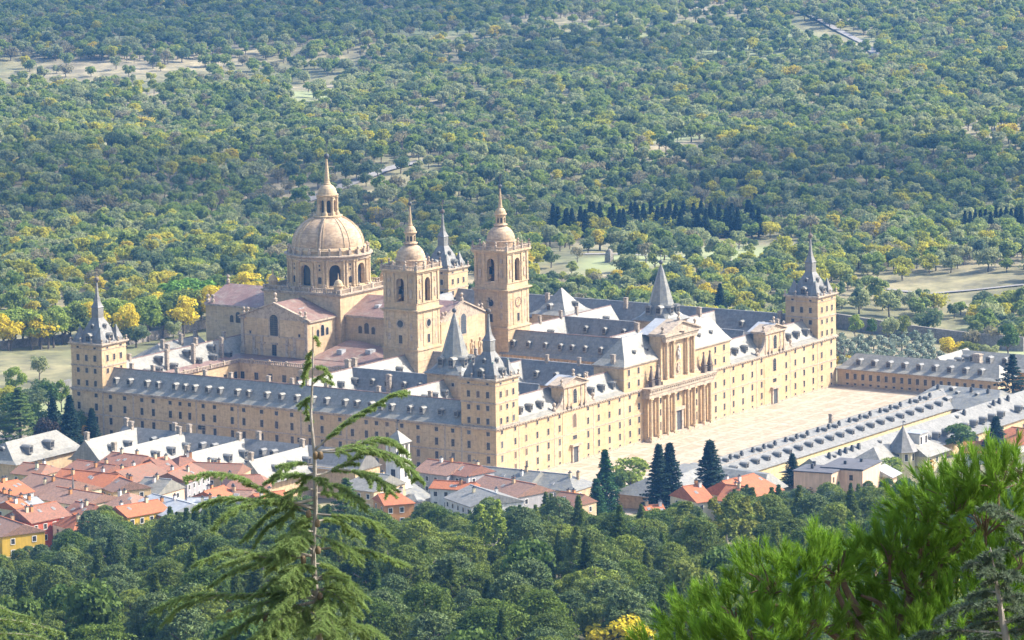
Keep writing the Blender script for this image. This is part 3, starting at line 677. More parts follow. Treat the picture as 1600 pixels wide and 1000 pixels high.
def bell_tower(cx, cy, clock):
    h = 6.5
    b_ = MB(); b_.box(cx-h-.25, cx+h+.25, cy-h-.25, cy+h+.25, 2, 25.0); b_.box(cx-h, cx+h, cy-h, cy+h, 25.4, 37.3)
    for k in range(4): belfry_face(b_, h-.15, 38.1, 50.2, 1.5, 40.4, 46.6, 1.3, k*math.pi/2, cx, cy)
    b_.box(cx-h+1.6, cx+h-1.6, cy-h+1.6, cy+h-1.6, 38.1, 38.3); b_.box(cx-h, cx+h, cy-h, cy+h, 50.19, 50.3, bot=True)
    tw = b_.build('bell_tower', M['stone_church'], MON)
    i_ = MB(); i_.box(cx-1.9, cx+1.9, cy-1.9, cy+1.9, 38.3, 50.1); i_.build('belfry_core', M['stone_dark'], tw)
    q_ = MB()
    for k in range(4):
        a = k*math.pi/2; px, py = cx-4.2*math.cos(a), cy-4.2*math.sin(a)
        q_.lathe(px, py, [(.85, 42.), (.7, 42.4), (.5, 43.3), (.4, 43.9), (.1, 44.1)], 12); q_.box(px-.09-.9*abs(math.sin(a)), px+.09+.9*abs(math.sin(a)), py-.09-.9*abs(math.cos(a)), py+.09+.9*abs(math.cos(a)), 44.1, 44.4)
    q_.build('bell', M['metal_dark'], tw)
    t_ = MB()
    for z0, z1, o in ((25.0, 25.45, .6), (21.6, 21.9, .35), (37.3, 37.7, .4), (37.7, 38.1, .85), (49.7, 50.2, .3), (50.3, 50.9, .75), (34.9, 35.1, .12), (40.0, 40.3, .1)):
        band(t_, cx-h, cx+h, cy-h, cy+h, z0, z1, o); 
        if o > .5: t_.box(cx-h-o+.02, cx+h+o-.02, cy-h-o+.02, cy+h+o-.02, z0+.02, z1-.02, bot=True)
    for o in (-5.8, -2.6, 2.6, 5.8):      # pilasters
        for z0, z1 in ((26.2, 37.3), (40.3, 49.7)):
            t_.box(cx-h-.14, cx-h-.001, cy+o-.5, cy+o+.5, z0, z1); t_.box(cx+o-.5, cx+o+.5, cy-h-.14, cy-h-.001, z0, z1)
    t_.build('cornice', M['stone_church'], tw)
    for nn, f in (((-1, 0), lambda u, z: (cx-h, cy+u, z)), ((0, -1), lambda u, z: (cx+u, cy-h, z))):
        add_win(f(0, 28.4), nn, 1.25, 2.6)
        if not (clock and nn == (0, -1)):
            mb = MB(); 
            def ring(r, o): return [((-o*abs(nn[0]))+(r*math.cos(t) if nn[1] else 0), (-o*abs(nn[1]))+(r*math.cos(t) if nn[0] else 0), r*math.sin(t)) for t in np.linspace(0, 2*math.pi, 20, endpoint=False)]
            mb.rings([ring(1.55, 0.), ring(1.55, .12), ring(1.15, .12), ring(1.15, .04)], 1, cap=False); mb.rings([ring(1.16, .03), ring(.01, .03)], 0)
            c = f(0, 33.4); WIN.append((np.linalg.norm(np.array(c)-CAM)-10, mb, c))
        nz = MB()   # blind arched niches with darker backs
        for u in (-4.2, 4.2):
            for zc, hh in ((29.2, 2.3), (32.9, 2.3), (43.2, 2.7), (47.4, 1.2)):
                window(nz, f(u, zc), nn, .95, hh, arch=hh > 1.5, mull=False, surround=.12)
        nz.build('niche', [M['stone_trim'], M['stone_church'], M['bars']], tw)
    if clock:
        k = MB()
        def ring(r, o): return [(cx+r*math.cos(t), cy-h-o, 33.4+r*math.sin(t)) for t in np.linspace(0, 2*math.pi, 28, endpoint=False)]
        k.rings([ring(1.75, 0), ring(1.75, .16), ring(1.5, .16), ring(1.5, .1)], 1, cap=False); k.rings([ring(1.52, .09), ring(.01, .09)], 0)
        for j in range(12):
            t = j*math.pi/6; a, b = 1.3*math.cos(t), 1.3*math.sin(t); k.box(cx+a-.09, cx+a+.09, cy-h-.2, cy-h-.11, 33.4+b-.09, 33.4+b+.09, 2, bot=True)
        k.box(cx-.06, cx+.06, cy-h-.24, cy-h-.21, 33.4, 34.5, 2, bot=True); k.box(cx-.75, cx, cy-h-.28, cy-h-.25, 33.34, 33.46, 2, bot=True)
        k.build('clock', [M['stone'], M['red_lead'], M['red_lead']], tw)
    balustrade(cx-h-.2, cx+h+.2, cy-h-.2, cy+h+.2, 50.9, 1.2, .6, tw, 4.3, .2)
    for o in (-1, -.36, .36, 1):
        for c in {(cx+o*6.7, cy-6.7), (cx-6.7, cy+o*6.7), (cx+o*6.7, cy+6.7), (cx+6.7, cy+o*6.7)}:
            if abs(o) == 1 and abs(c[0]-cx) == 6.7 and abs(c[1]-cy) != abs(c[0]-cx): continue
            stone_ball(tw, c[0], c[1], 52.0, .95)
    s_ = MB(); s_.lathe(cx, cy, [(5.0, 50.9), (5.0, 53.2), (5.2, 53.3), (5.2, 53.6), (4.75, 53.7)]+[(r, z) for r, z in dome_prof(4.7, 53.7, 58.3, 1.6, 9)]+[(2.1, 58.4), (2.3, 58.6), (2.3, 58.9), (1.9, 59.)], 32)
    dm = s_.build('bell_tower_dome', M['dome'], tw, smooth=False)
    l_ = MB(); arc_wall(l_, cx, cy, 1.65, 1.3, 58.9, 61.9, 8, .25, 59.4, 60.8, rot=rot0, seg=2)
    l_.lathe(cx, cy, [(1.8, 61.7), (2.15, 62.1), (2.15, 62.4), (1.85, 62.5), (1.7, 63.2), (1.2, 64.0), (.7, 64.3), (.85, 64.6), (.6, 64.8), (.72, 65.0), (.62, 65.2), (.5, 66.5), (.2, 70.7)], 16)
    l_.build('lantern', [M['stone_church'], M['metal_dark']], dm)
    vane(tw, cx, cy, 71.4, .7, 4.2, 'metal_dark')
bell_tower(77.3, 83.2, False); bell_tower(129.7, 83.2, True)
# royal statues above the west door of the church
for i, x in enumerate((91.5, 96.2, 101., 106., 110.8, 115.5)):
    s_ = MB(); s_.box(-.8, .8, -.7, .7, -1.8, 0)
    s_.lathe(0, 0, [(.75, 0), (.7, 1.6), (.55, 2.6), (.8, 3.4), (.72, 3.9), (.3, 4.25), (.28, 4.4), (.42, 4.7), (.4, 5.1), (.45, 5.3), (.12, 5.5)], 12)
    s_.box(-1.15, -.7, -.35, .05, 2.2, 3.7); s_.box(.75, .9, -.6, -.45, 1.2, 4.6, 1)
    s_.build('royal_statue', [M['stone_church'], M['bars']], MON, loc=(x, 79.4, 18.6))
v_ = MB(); v_.box(84., 123., 78.4, 81., 2, 16.9); v_.build('church_porch', M['stone_church'], MON)
# ---- chancel apartments beyond the church -----------------------------------
b_ = MB(); b_.box(66.5, 140., 166., 190., -8, 15.2); b_.build('wing_wall', M['stone'], MON)
q1 = roof_part('x', 181., 9., 62., 92., 15., 20., hip0=8, mat='slate')
for x, z in ((70., 19.5), (80., 20.), (88., 20.)): chimney(q1, x, 179., z-1, 3.2, 1.)

# ================================================================== WEST FRONT
b_ = MB(); b_.box(72., 137., .02, 11., 10, 25.2); blk = b_.build('entrance_block', M['stone'], MON)
b_ = MB(); b_.box(84.8, 121.2, -1.0, -.02, 17.3, 18.1); b_.build('parapet', M['stone_trim'], blk)
t_ = MB(); band(t_, 72., 137., 0.02, 11., 24.7, 25.1, .25); band(t_, 72., 137., .02, 11., 25.1, 25.4, .55); t_.box(71.6, 137.4, -.4, 11.4, 25.2, 25.39); band(t_, 72, 137, 0.02, 11., 21.2, 21.4, .08); t_.build('cornice', M['stone_trim'], blk)
r_ = MB(); 
r_.rings([[(71.5, -.5, 25.4), (137.5, -.5, 25.4), (137.5, 11.5, 25.4), (71.5, 11.5, 25.4)], [(74.3, 1.2, 27.2), (136.2, 1.2, 27.2), (136.2, 9.8, 27.2), (74.3, 9.8, 27.2)], [(80., 5.6, 33.1), (133.2, 5.6, 33.1), (133.2, 5.8, 33.1), (80., 5.8, 33.1)]])
r_.box(80., 133.2, 5.5, 5.9, 33.05, 33.25, 1); rf = r_.build('block_roof', [M['slate'], M['lead']], blk)
for x in (81.6, 89.2, 121., 128.5): add_dormer(DORM, (x, 1.9, 27.7), FW, 1.0, rf)
chimney(rf, 72.9, 4.4, 26.4, 2.6, 1.1)
for x in (75., 80.7, 127.6, 133.1):
    for z in (23.2, 19.3): add_win((x, .02, z), (0, -1), 1.05, 1.9)
for x in (72., ): add_win((x, 6., 22.), (-1, 0), 1., 1.6)
# projecting portico, lower order
AX = 102.5
b_ = MB(); b_.box(83.2, 121.8, -1.1, -.001, -.1, 16.4); b_.build('portico', M['stone'], MON)
t_ = MB(); t_.box(82.6, 122.4, -2.75, -.0, 13.9, 15.2, bot=True); t_.box(82.4, 122.6, -3.0, 0., 15.2, 16.5, bot=True); t_.box(82.0, 123., -3.5, 0., 16.5, 17.0, bot=True); t_.box(81.8, 123.2, -3.75, 0, 17.0, 17.3, bot=True)
for x in np.arange(82.8, 122.4, 1.3): t_.box(x, x+.65, -3.3, -3.0, 16.1, 16.5, bot=True)
t_.box(82.9, 122.1, -3.2, -1.1, -.1, .9); t_.box(83.1, 121.9, -2.6, -1.1, .9, 1.2); 
ent = t_.build('entablature', M['stone_trim'], MON)
def column(x, y, z0, z1, r, parent, name='column'):
    c = MB(); c.box(x-r*1.35, x+r*1.35, y-r*1.35, y+r*1.35, z0, z0+.5); c.lathe(x, y, [(r*1.25, z0+.5), (r*1.25, z0+.75), (r, z0+.95), (r*.98, z0+(z1-z0)*.35), (r*.85, z1-1.0), (r*1.05, z1-.9), (r*.9, z1-.75), (r*1.15, z1-.45)], 16); c.box(x-r*1.25, x+r*1.25, y-r*1.25, y+r*1.25, z1-.45, z1)
    return c.build(name, M['stone_church'], parent, smooth=False)
for x in (84.3, 88.7, 94.5, 98.4, 106.7, 110.7, 116.5, 120.5): column(x, -2.1, .9, 13.9, .64, MON)
for x, ws in ((86.5, .9), (91.6, 1.1), (96.4, .7), (108.7, .7), (113.6, 1.1), (118.5, .9)):
    for z, h_ in ((12.2, 2.1), (8.3, 2.0), (4.0, 2.6)):
        mm = x in (86.5, 91.6, 113.6, 118.5)
        add_win((x, -1.1, z), (0, -1), ws, h_, arch=not mm)
add_win((AX, -1.1, 11.9), (0, -1), 1.4, 2.4)
d_ = MB(); d_.box(AX-2.6, AX-1.5, -1.6, -1.1, .9, 7.6); d_.box(AX+1.5, AX+2.6, -1.6, -1.1, .9, 7.6); d_.box(AX-3., AX+3., -2.0, -1.1, 7.6, 8.6, bot=True); d_.build('door_frame', M['stone_trim'], MON)
d_ = MB(); d_.box(AX-1.5, AX+1.5, -1.25, -1.11, .9, 7.5); d_.build('door', M['metal_dark'], MON)
# upper order
b_ = MB(); b_.box(92.2, 113., -1.2, 3., 17.2, 32.4); b_.box(91., 114., -2.6, -1.2, 17.3, 18.4); ped = b_.build('frontispiece', M['stone'], MON)
for x in (94.4, 98.5, 106.8, 110.8): column(x, -1.9, 18.4, 30.4, .52, ped)
t_ = MB(); t_.box(92.9, 112.3, -2.7, -1.2, 30.4, 31.4, bot=True); t_.box(92.5, 112.7, -2.9, 3.2, 31.4, 32.2, bot=True); t_.box(91.6, 113.6, -3.4, 3.6, 32.2, 32.6, bot=True)
pediment(t_, 'W', AX, 11., 32.6, 35.9, -2.7, .45, .55, back=-5.5)
t_.poly([(91.6, -2.65, 32.6), (113.4, -2.65, 32.6), (AX, -2.65, 35.9)]); t_.poly([(91.6, 3.5, 32.6), (113.4, 3.5, 32.6), (AX, 3.5, 35.9)])
t_.lathe(AX, -2.8, [(1.4, 33.), (1.4, 33.1)], 12); t_.build('pediment', M['stone_trim'], ped)
r_ = MB(); r_.poly([(91.4, -3.3, 32.7), (91.4, 7., 32.7), (AX, 7., 36.3), (AX, -3.3, 36.3)]); r_.poly([(113.6, -3.3, 32.7), (113.6, 7., 32.7), (AX, 7., 36.3), (AX, -3.3, 36.3)])
r_.build('pediment_roof', M['lead'], ped)
for x, z in ((92.6, 33.), (AX, 36.4), (112.4, 33.)): stone_ball(ped, x, -1.6, z, 1.35)
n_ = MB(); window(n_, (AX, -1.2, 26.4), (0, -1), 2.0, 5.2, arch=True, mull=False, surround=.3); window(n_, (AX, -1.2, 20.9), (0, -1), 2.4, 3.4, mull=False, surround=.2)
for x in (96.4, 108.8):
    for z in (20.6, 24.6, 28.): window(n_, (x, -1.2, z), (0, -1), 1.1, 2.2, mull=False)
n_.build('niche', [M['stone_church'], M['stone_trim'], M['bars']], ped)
s_ = MB(); s_.lathe(AX, -1.6, [(.55, 24.), (.5, 25.4), (.4, 26.), (.6, 26.7), (.5, 27.2), (.2, 27.4), (.3, 27.7), (.28, 28.1), (.05, 28.3)], 12); s_.box(AX-.85, AX-.55, -1.9, -1.5, 25.3, 26.6); s_.build('saint_statue', M['plaster_w'], ped)
s_ = MB(); s_.rings([[(AX+r*math.cos(t)*.8, -1.35-o, 20.9+r*math.sin(t)) for t in np.linspace(0, 6.283, 12, endpoint=False)] for r, o in ((1.3, 0), (1.2, .25), (.8, .3), (.7, .18), (.01, .18))]); s_.box(AX-.5, AX+.5, -1.6, -1.3, 22.1, 22.6); s_.build('coat_of_arms', M['stone_trim'], ped)
for x in (86., 89.9, 118., 121.8):
    o_ = MB(); o_.box(-.75, .75, -.75, .75, 0, 1.7); o_.box(-.9, .9, -.9, .9, 1.7, 2.0, bot=True); o_.sq(0, 0, [(.45, 2.), (.75, 2.5), (.62, 2.9), (.5, 3.4), (.16, 5.9)]); o_.ball(0, 0, 6.3, .4, 8)
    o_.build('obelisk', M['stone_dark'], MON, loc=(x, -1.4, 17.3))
for x in (91., 114.):       # volutes beside the frontispiece
    s = 1 if x < 100 else -1; v_ = MB()
    A = [(x+s*1.2, 17.3+8*t_1) for t_1 in (0, 1)]
    P_ = [(x+s*1.2, 17.3)]+[(x+s*(1.2-4.*(1-t)**2.2), 17.3+8*t) for t in np.linspace(0, 1, 9)]
    f0 = [(a, -.9, z) for a, z in P_]; f1 = [(a, .1, z) for a, z in P_]
    v_.poly(f0); v_.poly(f1)
    for i in range(len(P_)): j = (i+1) % len(P_); v_.poly((f0[i], f0[j], f1[j], f1[i]))
    v_.build('volute', M['stone_trim'], ped)
# side portals with scrolled gables
def side_portal(cx):
    b_ = MB(); b_.box(cx-6.6, cx+6.6, -.32, 4., 16.9, 23.9); b_.box(cx-6.8, cx+6.8, -.1, -.002, .72, 9.04); b_.box(cx-6.8, cx+6.8, -.1, -.002, 9.46, 16.3)
    g_ = b_.build('gable_portal', M['stone'], MON)
    t_ = MB(); t_.box(cx-7.2, cx+7.2, -.9, 4.3, 23.9, 24.35, bot=True); pediment(t_, 'W', cx, 7.4, 24.35, 26.5, -.35, .35, .6, back=-5.)
    t_.poly([(cx-7., -.3, 24.35), (cx+7., -.3, 24.35), (cx, -.3, 26.5)]); t_.poly([(cx-7., 4., 24.35), (cx+7., 4., 24.35), (cx, 4., 26.5)])
    for o in (-6., -3.6, 3.6, 6.): t_.box(cx+o-.45, cx+o+.45, -.5, -.321, 17.3, 23.9)
    for s in (-1, 1):
        P_ = [(cx+s*6.6, 17.25)]+[(cx+s*(6.6+5.*(1-t)**2.4), 17.25+5.6*t) for t in np.linspace(0, 1, 8)]
        f0 = [(a, -.3, z) for a, z in P_]; f1 = [(a, .6, z) for a, z in P_]; t_.poly(f0); t_.poly(f1)
        for i in range(len(P_)): j = (i+1) % len(P_); t_.poly((f0[i], f0[j], f1[j], f1[i]))
    t_.box(cx-2.8, cx+2.8, -1.2, -.141, 5.3, 5.9, bot=True); t_.box(cx-2.0, cx-1.25, -.5, -.141, .3, 5.3); t_.box(cx+1.25, cx+2.0, -.5, -.141, .3, 5.3)
    t_.build('portal_trim', M['stone_trim'], g_)
    r_ = MB(); r_.poly([(cx-7.4, -.95, 24.5), (cx-7.4, 6., 24.5), (cx, 6., 26.9), (cx, -.95, 26.9)]); r_.poly([(cx+7.4, -.95, 24.5), (cx+7.4, 6., 24.5), (cx, 6., 26.9), (cx, -.95, 26.9)]); r_.build('portal_roof', M['lead'], g_)
    d_ = MB(); d_.box(cx-1.25, cx+1.25, -.3, -.15, .15, 5.2); d_.build('door', M['metal_dark'], g_)
    add_win((cx, -.32, 20.7), (0, -1), 1.9, 4.4, arch=True, surround=.35); add_win((cx, -.1, 13.1), (0, -1), 1.9, 4.2, arch=True, surround=.3); add_win((cx, -.1, 7.9), (0, -1), 2.2, 1.2)
    for o in (-3.6, 3.6):
        n_ = MB(); window(n_, (cx+o*.72, -.32, 19.4), (0, -1), .9, 1.9, arch=True, mull=False); n_.build('niche', [M['stone_church'], M['stone_trim'], M['bars']], g_)
    stone_ball(g_, cx, .2, 26.8, 1.2)
    for s in (-1, 1): stone_ball(g_, cx+s*6.6, .2, 24.5, 1.2); stone_ball(g_, cx+s*11., .2, 17.3, 1.5); 
    for o in (-4.8, -2.5, 2.5, 4.8):
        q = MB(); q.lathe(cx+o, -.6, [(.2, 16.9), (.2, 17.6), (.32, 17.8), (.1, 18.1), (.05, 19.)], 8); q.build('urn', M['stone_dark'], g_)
side_portal(43.2); side_portal(165.4)
flush_windows(WIN, MON); flush_dormers(DORM, MON)
# ================================================================== SERVICE BUILDINGS
DM_DARK = dormer_mb(1.7, 2.0, 2.6).build('dormer', [M['slate_blue'], M['lead_light'], M['glass'], M['bars']]).data
bpy.data.objects.remove(bpy.data.objects['dormer']) if 'dormer' in bpy.data.objects and bpy.data.objects['dormer'].parent is None else None
for o_ in [o for o in COL.objects if o.name.startswith('dormer') and o.parent is None]: bpy.data.objects.remove(o_)
def dorm(parent, x, y, z, a, s=1.):
    o = bpy.data.objects.new('dormer', DM_DARK); COL.objects.link(o); o.parent = parent
    l = parent.location; o.location = (x-l[0], y-l[1], z-l[2]); o.rotation_euler = (0, 0, a); o.scale = (s, s, s); return o
def roofp(parent, mats, fn, name='roof'):
    r_ = MB(); fn(r_); return r_.build(name, mats, parent)
def winp(parent, c, nrm, w, h, mats=None, **k):
    mb = MB(); window(mb, (0, 0, 0), nrm, w, h, **k); return mb.build('window', mats or [M['glass'], M['plaster_w'], M['bars']], parent, loc=c)
# north service houses: one long ridge beside the north esplanade with arms towards the town
SB = thing('service_building', 'long slate-roofed service house with parallel bright roof arms below the shaded north wall', 'service building')
b_ = MB(); b_.box(-41.5, -29, 22, 112.5, -1, 9.3)
arms = ((107.5, -60.), (89.2, -70), (66.8, -64.), (43.5, -64.))
for y, x0 in arms: b_.box(x0, -35, y-5.3, y+5.3, -1, 8.3)
b_.build('wall', M['stone'], SB)
main = roofp(SB, [M['slate_blue']], lambda r_: gable_roof(r_, 'y', -35.2, 7., 21.5, 113., 8.9, 14.1, hip1=.1))
for y, x0 in arms: 
    q = roofp(SB, [M['slate']], lambda r_: gable_roof(r_, 'x', y, 7.2, x0-.5, -35.2, 7.6, 14., hip0=.1))
    for k, x in enumerate(np.arange(x0+8, -36, 7.6)): dorm(q, x, y-4.6, 10.0, FW, 1.0)
    for x in (x0+1.2, -37.5): 
        c = chimney(q, x, y+.4, 13.4, 2.9, 1.1)
for y in (98., 95., 79.5, 75., 57., 53.): dorm(main, -40.4, y, 11., FN, .85)
for y in (112., 93.5, 62., 88.): chimney(main, -34.6, y, 13.6, 3., 1.1)
SB2 = thing('service_building', 'smaller grey-roofed service house behind the dark firs at the far left', 'service building')
b_ = MB(); b_.box(-79., -48, 119., 133, -1, 9.); b_.build('wall', M['stone_church'], SB2)
q = roofp(SB2, [M['slate']], lambda r_: gable_roof(r_, 'x', 126., 8.2, -80., -46, 8.6, 14.2, hip0=5., hip1=5))
for x in (-70, -60.): dorm(q, x, 120.4, 11., FW, 1.1)
dorm(q, -76.8, 126., 11.2, FN, 1.)
# low garden wall behind left corner tower
w_ = MB(); 
def wall_line(pts, h=2.2, t=.5, zf=None):
    mb = MB()
    for (x0, y0), (x1, y1) in zip(pts, pts[1:]):
        L = math.hypot(x1-x0, y1-y0); nx_, ny_ = -(y1-y0)/L*t/2, (x1-x0)/L*t/2; k = max(1, int(L/12))
        for i in range(k):
            a = (x0+(x1-x0)*i/k, y0+(y1-y0)*i/k); b = (x0+(x1-x0)*(i+1)/k, y0+(y1-y0)*(i+1)/k)
            za, zb = ground_z(*a), ground_z(*b)
            mb.rings([[(a[0]+nx_, a[1]+ny_, za-1), (b[0]+nx_, b[1]+ny_, zb-1), (b[0]-nx_, b[1]-ny_, zb-1), (a[0]-nx_, a[1]-ny_, za-1)], [(a[0]+nx_, a[1]+ny_, za+h), (b[0]+nx_, b[1]+ny_, zb+h), (b[0]-nx_, b[1]-ny_, zb+h), (a[0]-nx_, a[1]-ny_, za+h)]])
    return mb
M['rubble'] = mat_var('rubble_wall', (.20, .18, .15), (.34, .30, .25), .8, c3=(.14, .12, .1), s3=2, bump=.5)
def pl(*pp): return [tuple(at(x, y, 0)[:2]) for x, y in pp]
tag(wall_line(pl((1300, 487), (1420, 497), (1600, 507)), 5.5, 1.).build('garden_wall', M['rubble']), 'long dark stone wall at the top of the olive grove', 'wall')
tag(wall_line(pl((0, 545), (60, 533), (110, 524)), 3., 1.).build('garden_wall', M['rubble']), 'pale stone wall beyond the meadow left of the corner tower', 'wall')
tag(wall_line(pl((200, 530), (250, 519), (330, 503)), 3.4, 1.2).build('garden_wall', M['rubble']), 'stone garden wall between the yellow trees and the church', 'wall')
tag(wall_line(pl((0, 632), (110, 607)), 3., 1.).build('garden_wall', M['lead_light']), 'whitish retaining wall beside the dark firs', 'wall')
# south arcade wing closing the esplanade
SW = thing('gallery_wing', 'low tan wing with a long grey hipped roof closing the far end of the esplanade', 'wing', (0, 0, 0))
b_ = MB(); b_.box(207.2, 219., -60.5, -.3, -1, 6.0); b_.build('wall', M['stone'], SW)
t_ = MB(); t_.box(206.9, 207.19, -60.8, -.3, .12, .5); t_.box(206.8, 219.4, -60.9, -.3, 5.7, 6.1); t_.build('cornice', M['stone_trim'], SW)
q = roofp(SW, [M['slate'], M['lead']], lambda r_: gable_roof(r_, 'y', 213., 6.9, -61.5, .3, 6.1, 10.6, hip0=3.4, hip1=4.6))
for y in np.arange(-7.5, -56, -5.7): dorm(q, 208.8, y, 7.6, FN, 1.)
for i, y in enumerate(np.arange(-4.2, -60, -2.95)):
    winp(SW, (207.2, y, 3.6), (-1, 0), 1.1, 1.9, [M['glass'], M['stone_trim'], M['bars']]); winp(SW, (207.2, y, 1.05), (-1, 0), .9, .5, [M['glass'], M['stone_trim'], M['bars']], mull=False)
chimney(SW, 215., -49., 10.4, 3., 2.2)
SW2 = thing('gallery_wing', 'second low grey-roofed wing behind the gallery, beside the olive grove', 'wing')
b_ = MB(); b_.box(219.2, 243., -40., -33., -1, 6.5); b_.box(227., 240., -62., -40., -1, 6.5); b_.build('wall', M['stone'], SW2)
q = roofp(SW2, [M['slate']], lambda r_: gable_roof(r_, 'x', -34.5, 6., 214., 236., 6.6, 11.4)); 
for x in (218., 223.5, 229.): dorm(q, x, -39., 8.4, FW, 1.)
q = roofp(SW2, [M['slate']], lambda r_: gable_roof(r_, 'y', 231.5, 7.4, -64., -32., 6.6, 11.4, hip1=2.))
for y in (-41., -47., -53.): dorm(q, 226.6, y, 8.8, FN, 1.)
# west service houses, two long pale roofs
def chim_pot(parent, x, y, z):
    c = MB(); c.box(x-.45, x+.45, y-.45, y+.45, z-1, z+1.1); c.box(x-.3, x+.3, y-.3, y+.3, z+1.1, z+1.6); return c.build('chimney', M['metal_dark'], parent)
WA = thing('service_house', 'long pale lead-roofed house with two rows of dormers along the near edge of the esplanade', 'service building')
b_ = MB(); b_.box(10., 172., -69., -53., -3, 4.9); b_.build('wall', mat_var('yellow_render', (.62, .47, .22), (.72, .58, .32), .8, streak=.15), WA)
r_ = MB()
X0, X1 = 12., 176.
for xa in np.arange(X0, X1, 6.85):
    xb = min(X1, xa+6.85)
    r_.poly([(xa, -69.6, 5.), (xb, -69.6, 5.), (xb, -63.2, 7.75), (xa, -63.2, 7.75)]); r_.poly([(xa, -63.2, 7.78), (xb, -63.2, 7.78), (xb, -59.5, 9.), (xa, -59.5, 9.)]); r_.poly([(xa, -52.4, 5.), (xb, -52.4, 5.), (xb, -59.5, 9.), (xa, -59.5, 9.)])
    r_.box(xb-.06, xb+.06, -69.5, -63.2, 4.9, 5.0)
r_.poly([(X0, -69.6, 5.), (X0, -59.5, 9.), (X0, -52.4, 5.)])
r_.box(X0, X1, -59.65, -59.35, 8.95, 9.12, 1); q = r_.build('roof', [M['lead_light'], M['slate']], WA)
s_ = MB()
for xa in np.arange(X0, X1, 6.85): s_.poly([(xa-.05, -69.6, 5.04), (xa+.05, -69.6, 5.04), (xa+.05, -59.6, 9.05), (xa-.05, -59.6, 9.05)]); 
s_.box(X0, X1, -63.3, -63.1, 7.7, 7.86); s_.build('roof_seam', M['chim'], q)
for x in np.arange(26., 158, 6.45): dorm(q, x, -67.2, 6.2, FW, .82)
for i, x in enumerate(np.arange(22., 160, 3.3)):
    if i % 2: chim_pot(q, x, -61.7, 8.1)
    elif i % 3: dorm(q, x, -62.8, 8.1, FW, .6)
WC = thing('service_house', 'grey hipped cross roof joining the two long pale roofs near the dark cedar', 'service building')
b_ = MB(); b_.box(161., 178., -82., -55., -3, 4.9); b_.build('wall', M['stone'], WC)
r_ = MB(); r_.rings([[(158.5, -86., 4.9), (186, -86., 4.9), (186, -51., 4.9), (158.5, -51., 4.9)], [(165.5, -82, 7.6), (179, -82, 7.6), (179, -54., 7.6), (165.5, -54., 7.6)], [(172.5, -79., 9.6), (173, -79., 9.6), (173, -56., 9.6), (172.5, -56., 9.6)]])
q = r_.build('roof', M['slate_lichen'], WC)
for y in (-60., -66., -73.): dorm(q, 167.5, y, 7.9, FN, .6)
dorm(q, 161.6, -65., 5.9, FN, 1.1); dorm(q, 169.5, -63., 8.2, FN, .9)
for y in (-58., -70., -76.): chim_pot(q, 170., y, 8.8)
WB = thing('service_house', 'second long pale roof with dormers, behind the house with the slate cone', 'service building')
b_ = MB(); b_.box(40., 188., -95., -77., -3, 4.4); b_.build('wall', M['stone'], WB)
q = roofp(WB, [M['lead_light']], lambda r_: gable_roof(r_, 'x', -85., 10.8, 38., 188., 4.3, 9.4, flare=.3, hip1=6.))
for x in list(np.arange(86., 150, 6.2))+[60, 66, 160, 167, 174]: dorm(q, x, -92.8, 6.2, FW, .82)
for x in (47., 50., 53.5, 57., 61., 65., 78., 94., 98., 128., 133., 150., 153., 157., 163.): (chim_pot if int(x) % 2 else (lambda p, a, b, c: dorm(p, a, b-.5, c-.6, FW, .55)))(q, x, -86.6, 8.4)
WD = thing('service_house', 'grey roofed pavilion end of the pale roofed house beside the red roofs and tall fir', 'service building')
b_ = MB(); b_.box(-12., 13., -66., -50., -2, 5.5); b_.build('wall', M['stone'], WD)
r_ = MB(); r_.rings([[(-15., -70., 4.6), (14., -70., 4.6), (14., -49., 4.6), (-15., -49., 4.6)], [(-8., -64., 8.6), (13.9, -63., 9.4), (13.9, -56.5, 9.4), (-8., -57., 8.6)]]); r_.build('roof', M['slate_lichen'], WD)
r_ = MB(); r_.rings([[(9., -86., 3.5), (24., -86., 3.5), (24., -58., 6.), (9., -58., 6.)], [(15., -84, 8.4), (17., -84, 8.4), (17., -58., 9.3), (15., -58., 9.3)]]); r_.build('roof', M['slate_lichen'], WD)
# ================================================================== TOWN HOUSES
def tiles(name, c1, c2, c3):
    mt, n, b = newmat(name); a = noise(n, .7, 6, .8); r1 = ramp(n, [(.3, c1), (.7, c2)]); n.links.new(a.outputs[0], r1.inputs[0])
    a2 = noise(n, 2.6, 4, .75); r2 = ramp(n, [(.46, (0, 0, 0)), (.6, (1, 1, 1))]); n.links.new(a2.outputs[0], r2.inputs[0])
    o = mixc(n, r2.outputs[0], r1.outputs[0], c3)
    wv = n.nodes.new('ShaderNodeTexWave'); wv.bands_direction = 'DIAGONAL'; wv.inputs['Scale'].default_value = 1.1; wv.inputs['Distortion'].default_value = .6
    tc = n.nodes.new('ShaderNodeTexCoord'); n.links.new(tc.outputs['Object'], wv.inputs[0]); r3 = ramp(n, [(0, (.74,)*3), (.7, (1.06,)*3)]); n.links.new(wv.outputs[0], r3.inputs[0])
    o = mixc(n, 1, o, r3.outputs[0], 'MULTIPLY'); n.links.new(o, b.inputs['Base Color']); b.inputs['Roughness'].default_value = .9
    return mt
TM = {'new': tiles('new_terracotta_tiles', (.40, .125, .045), (.50, .18, .07), (.30, .105, .05)),
      'old': tiles('old_terracotta_tiles', (.26, .105, .06), (.35, .16, .10), (.16, .095, .065)),
      'brown': tiles('brown_tiles', (.16, .10, .065), (.25, .16, .11), (.31, .12, .065)),
      'pink': tiles('dusty_pink_tiles', (.27, .15, .095), (.35, .20, .14), (.17, .11, .08)), 'grey': M['slate'], 'lead': M['lead'], 'pale': M['lead_light'], 'flat': mat_var('roofing_felt', (.09, .09, .1), (.13, .13, .14), .5)}
def wallmat(n, c): return mat_var(n, tuple(v*.88 for v in c), c, .5, streak=.14)
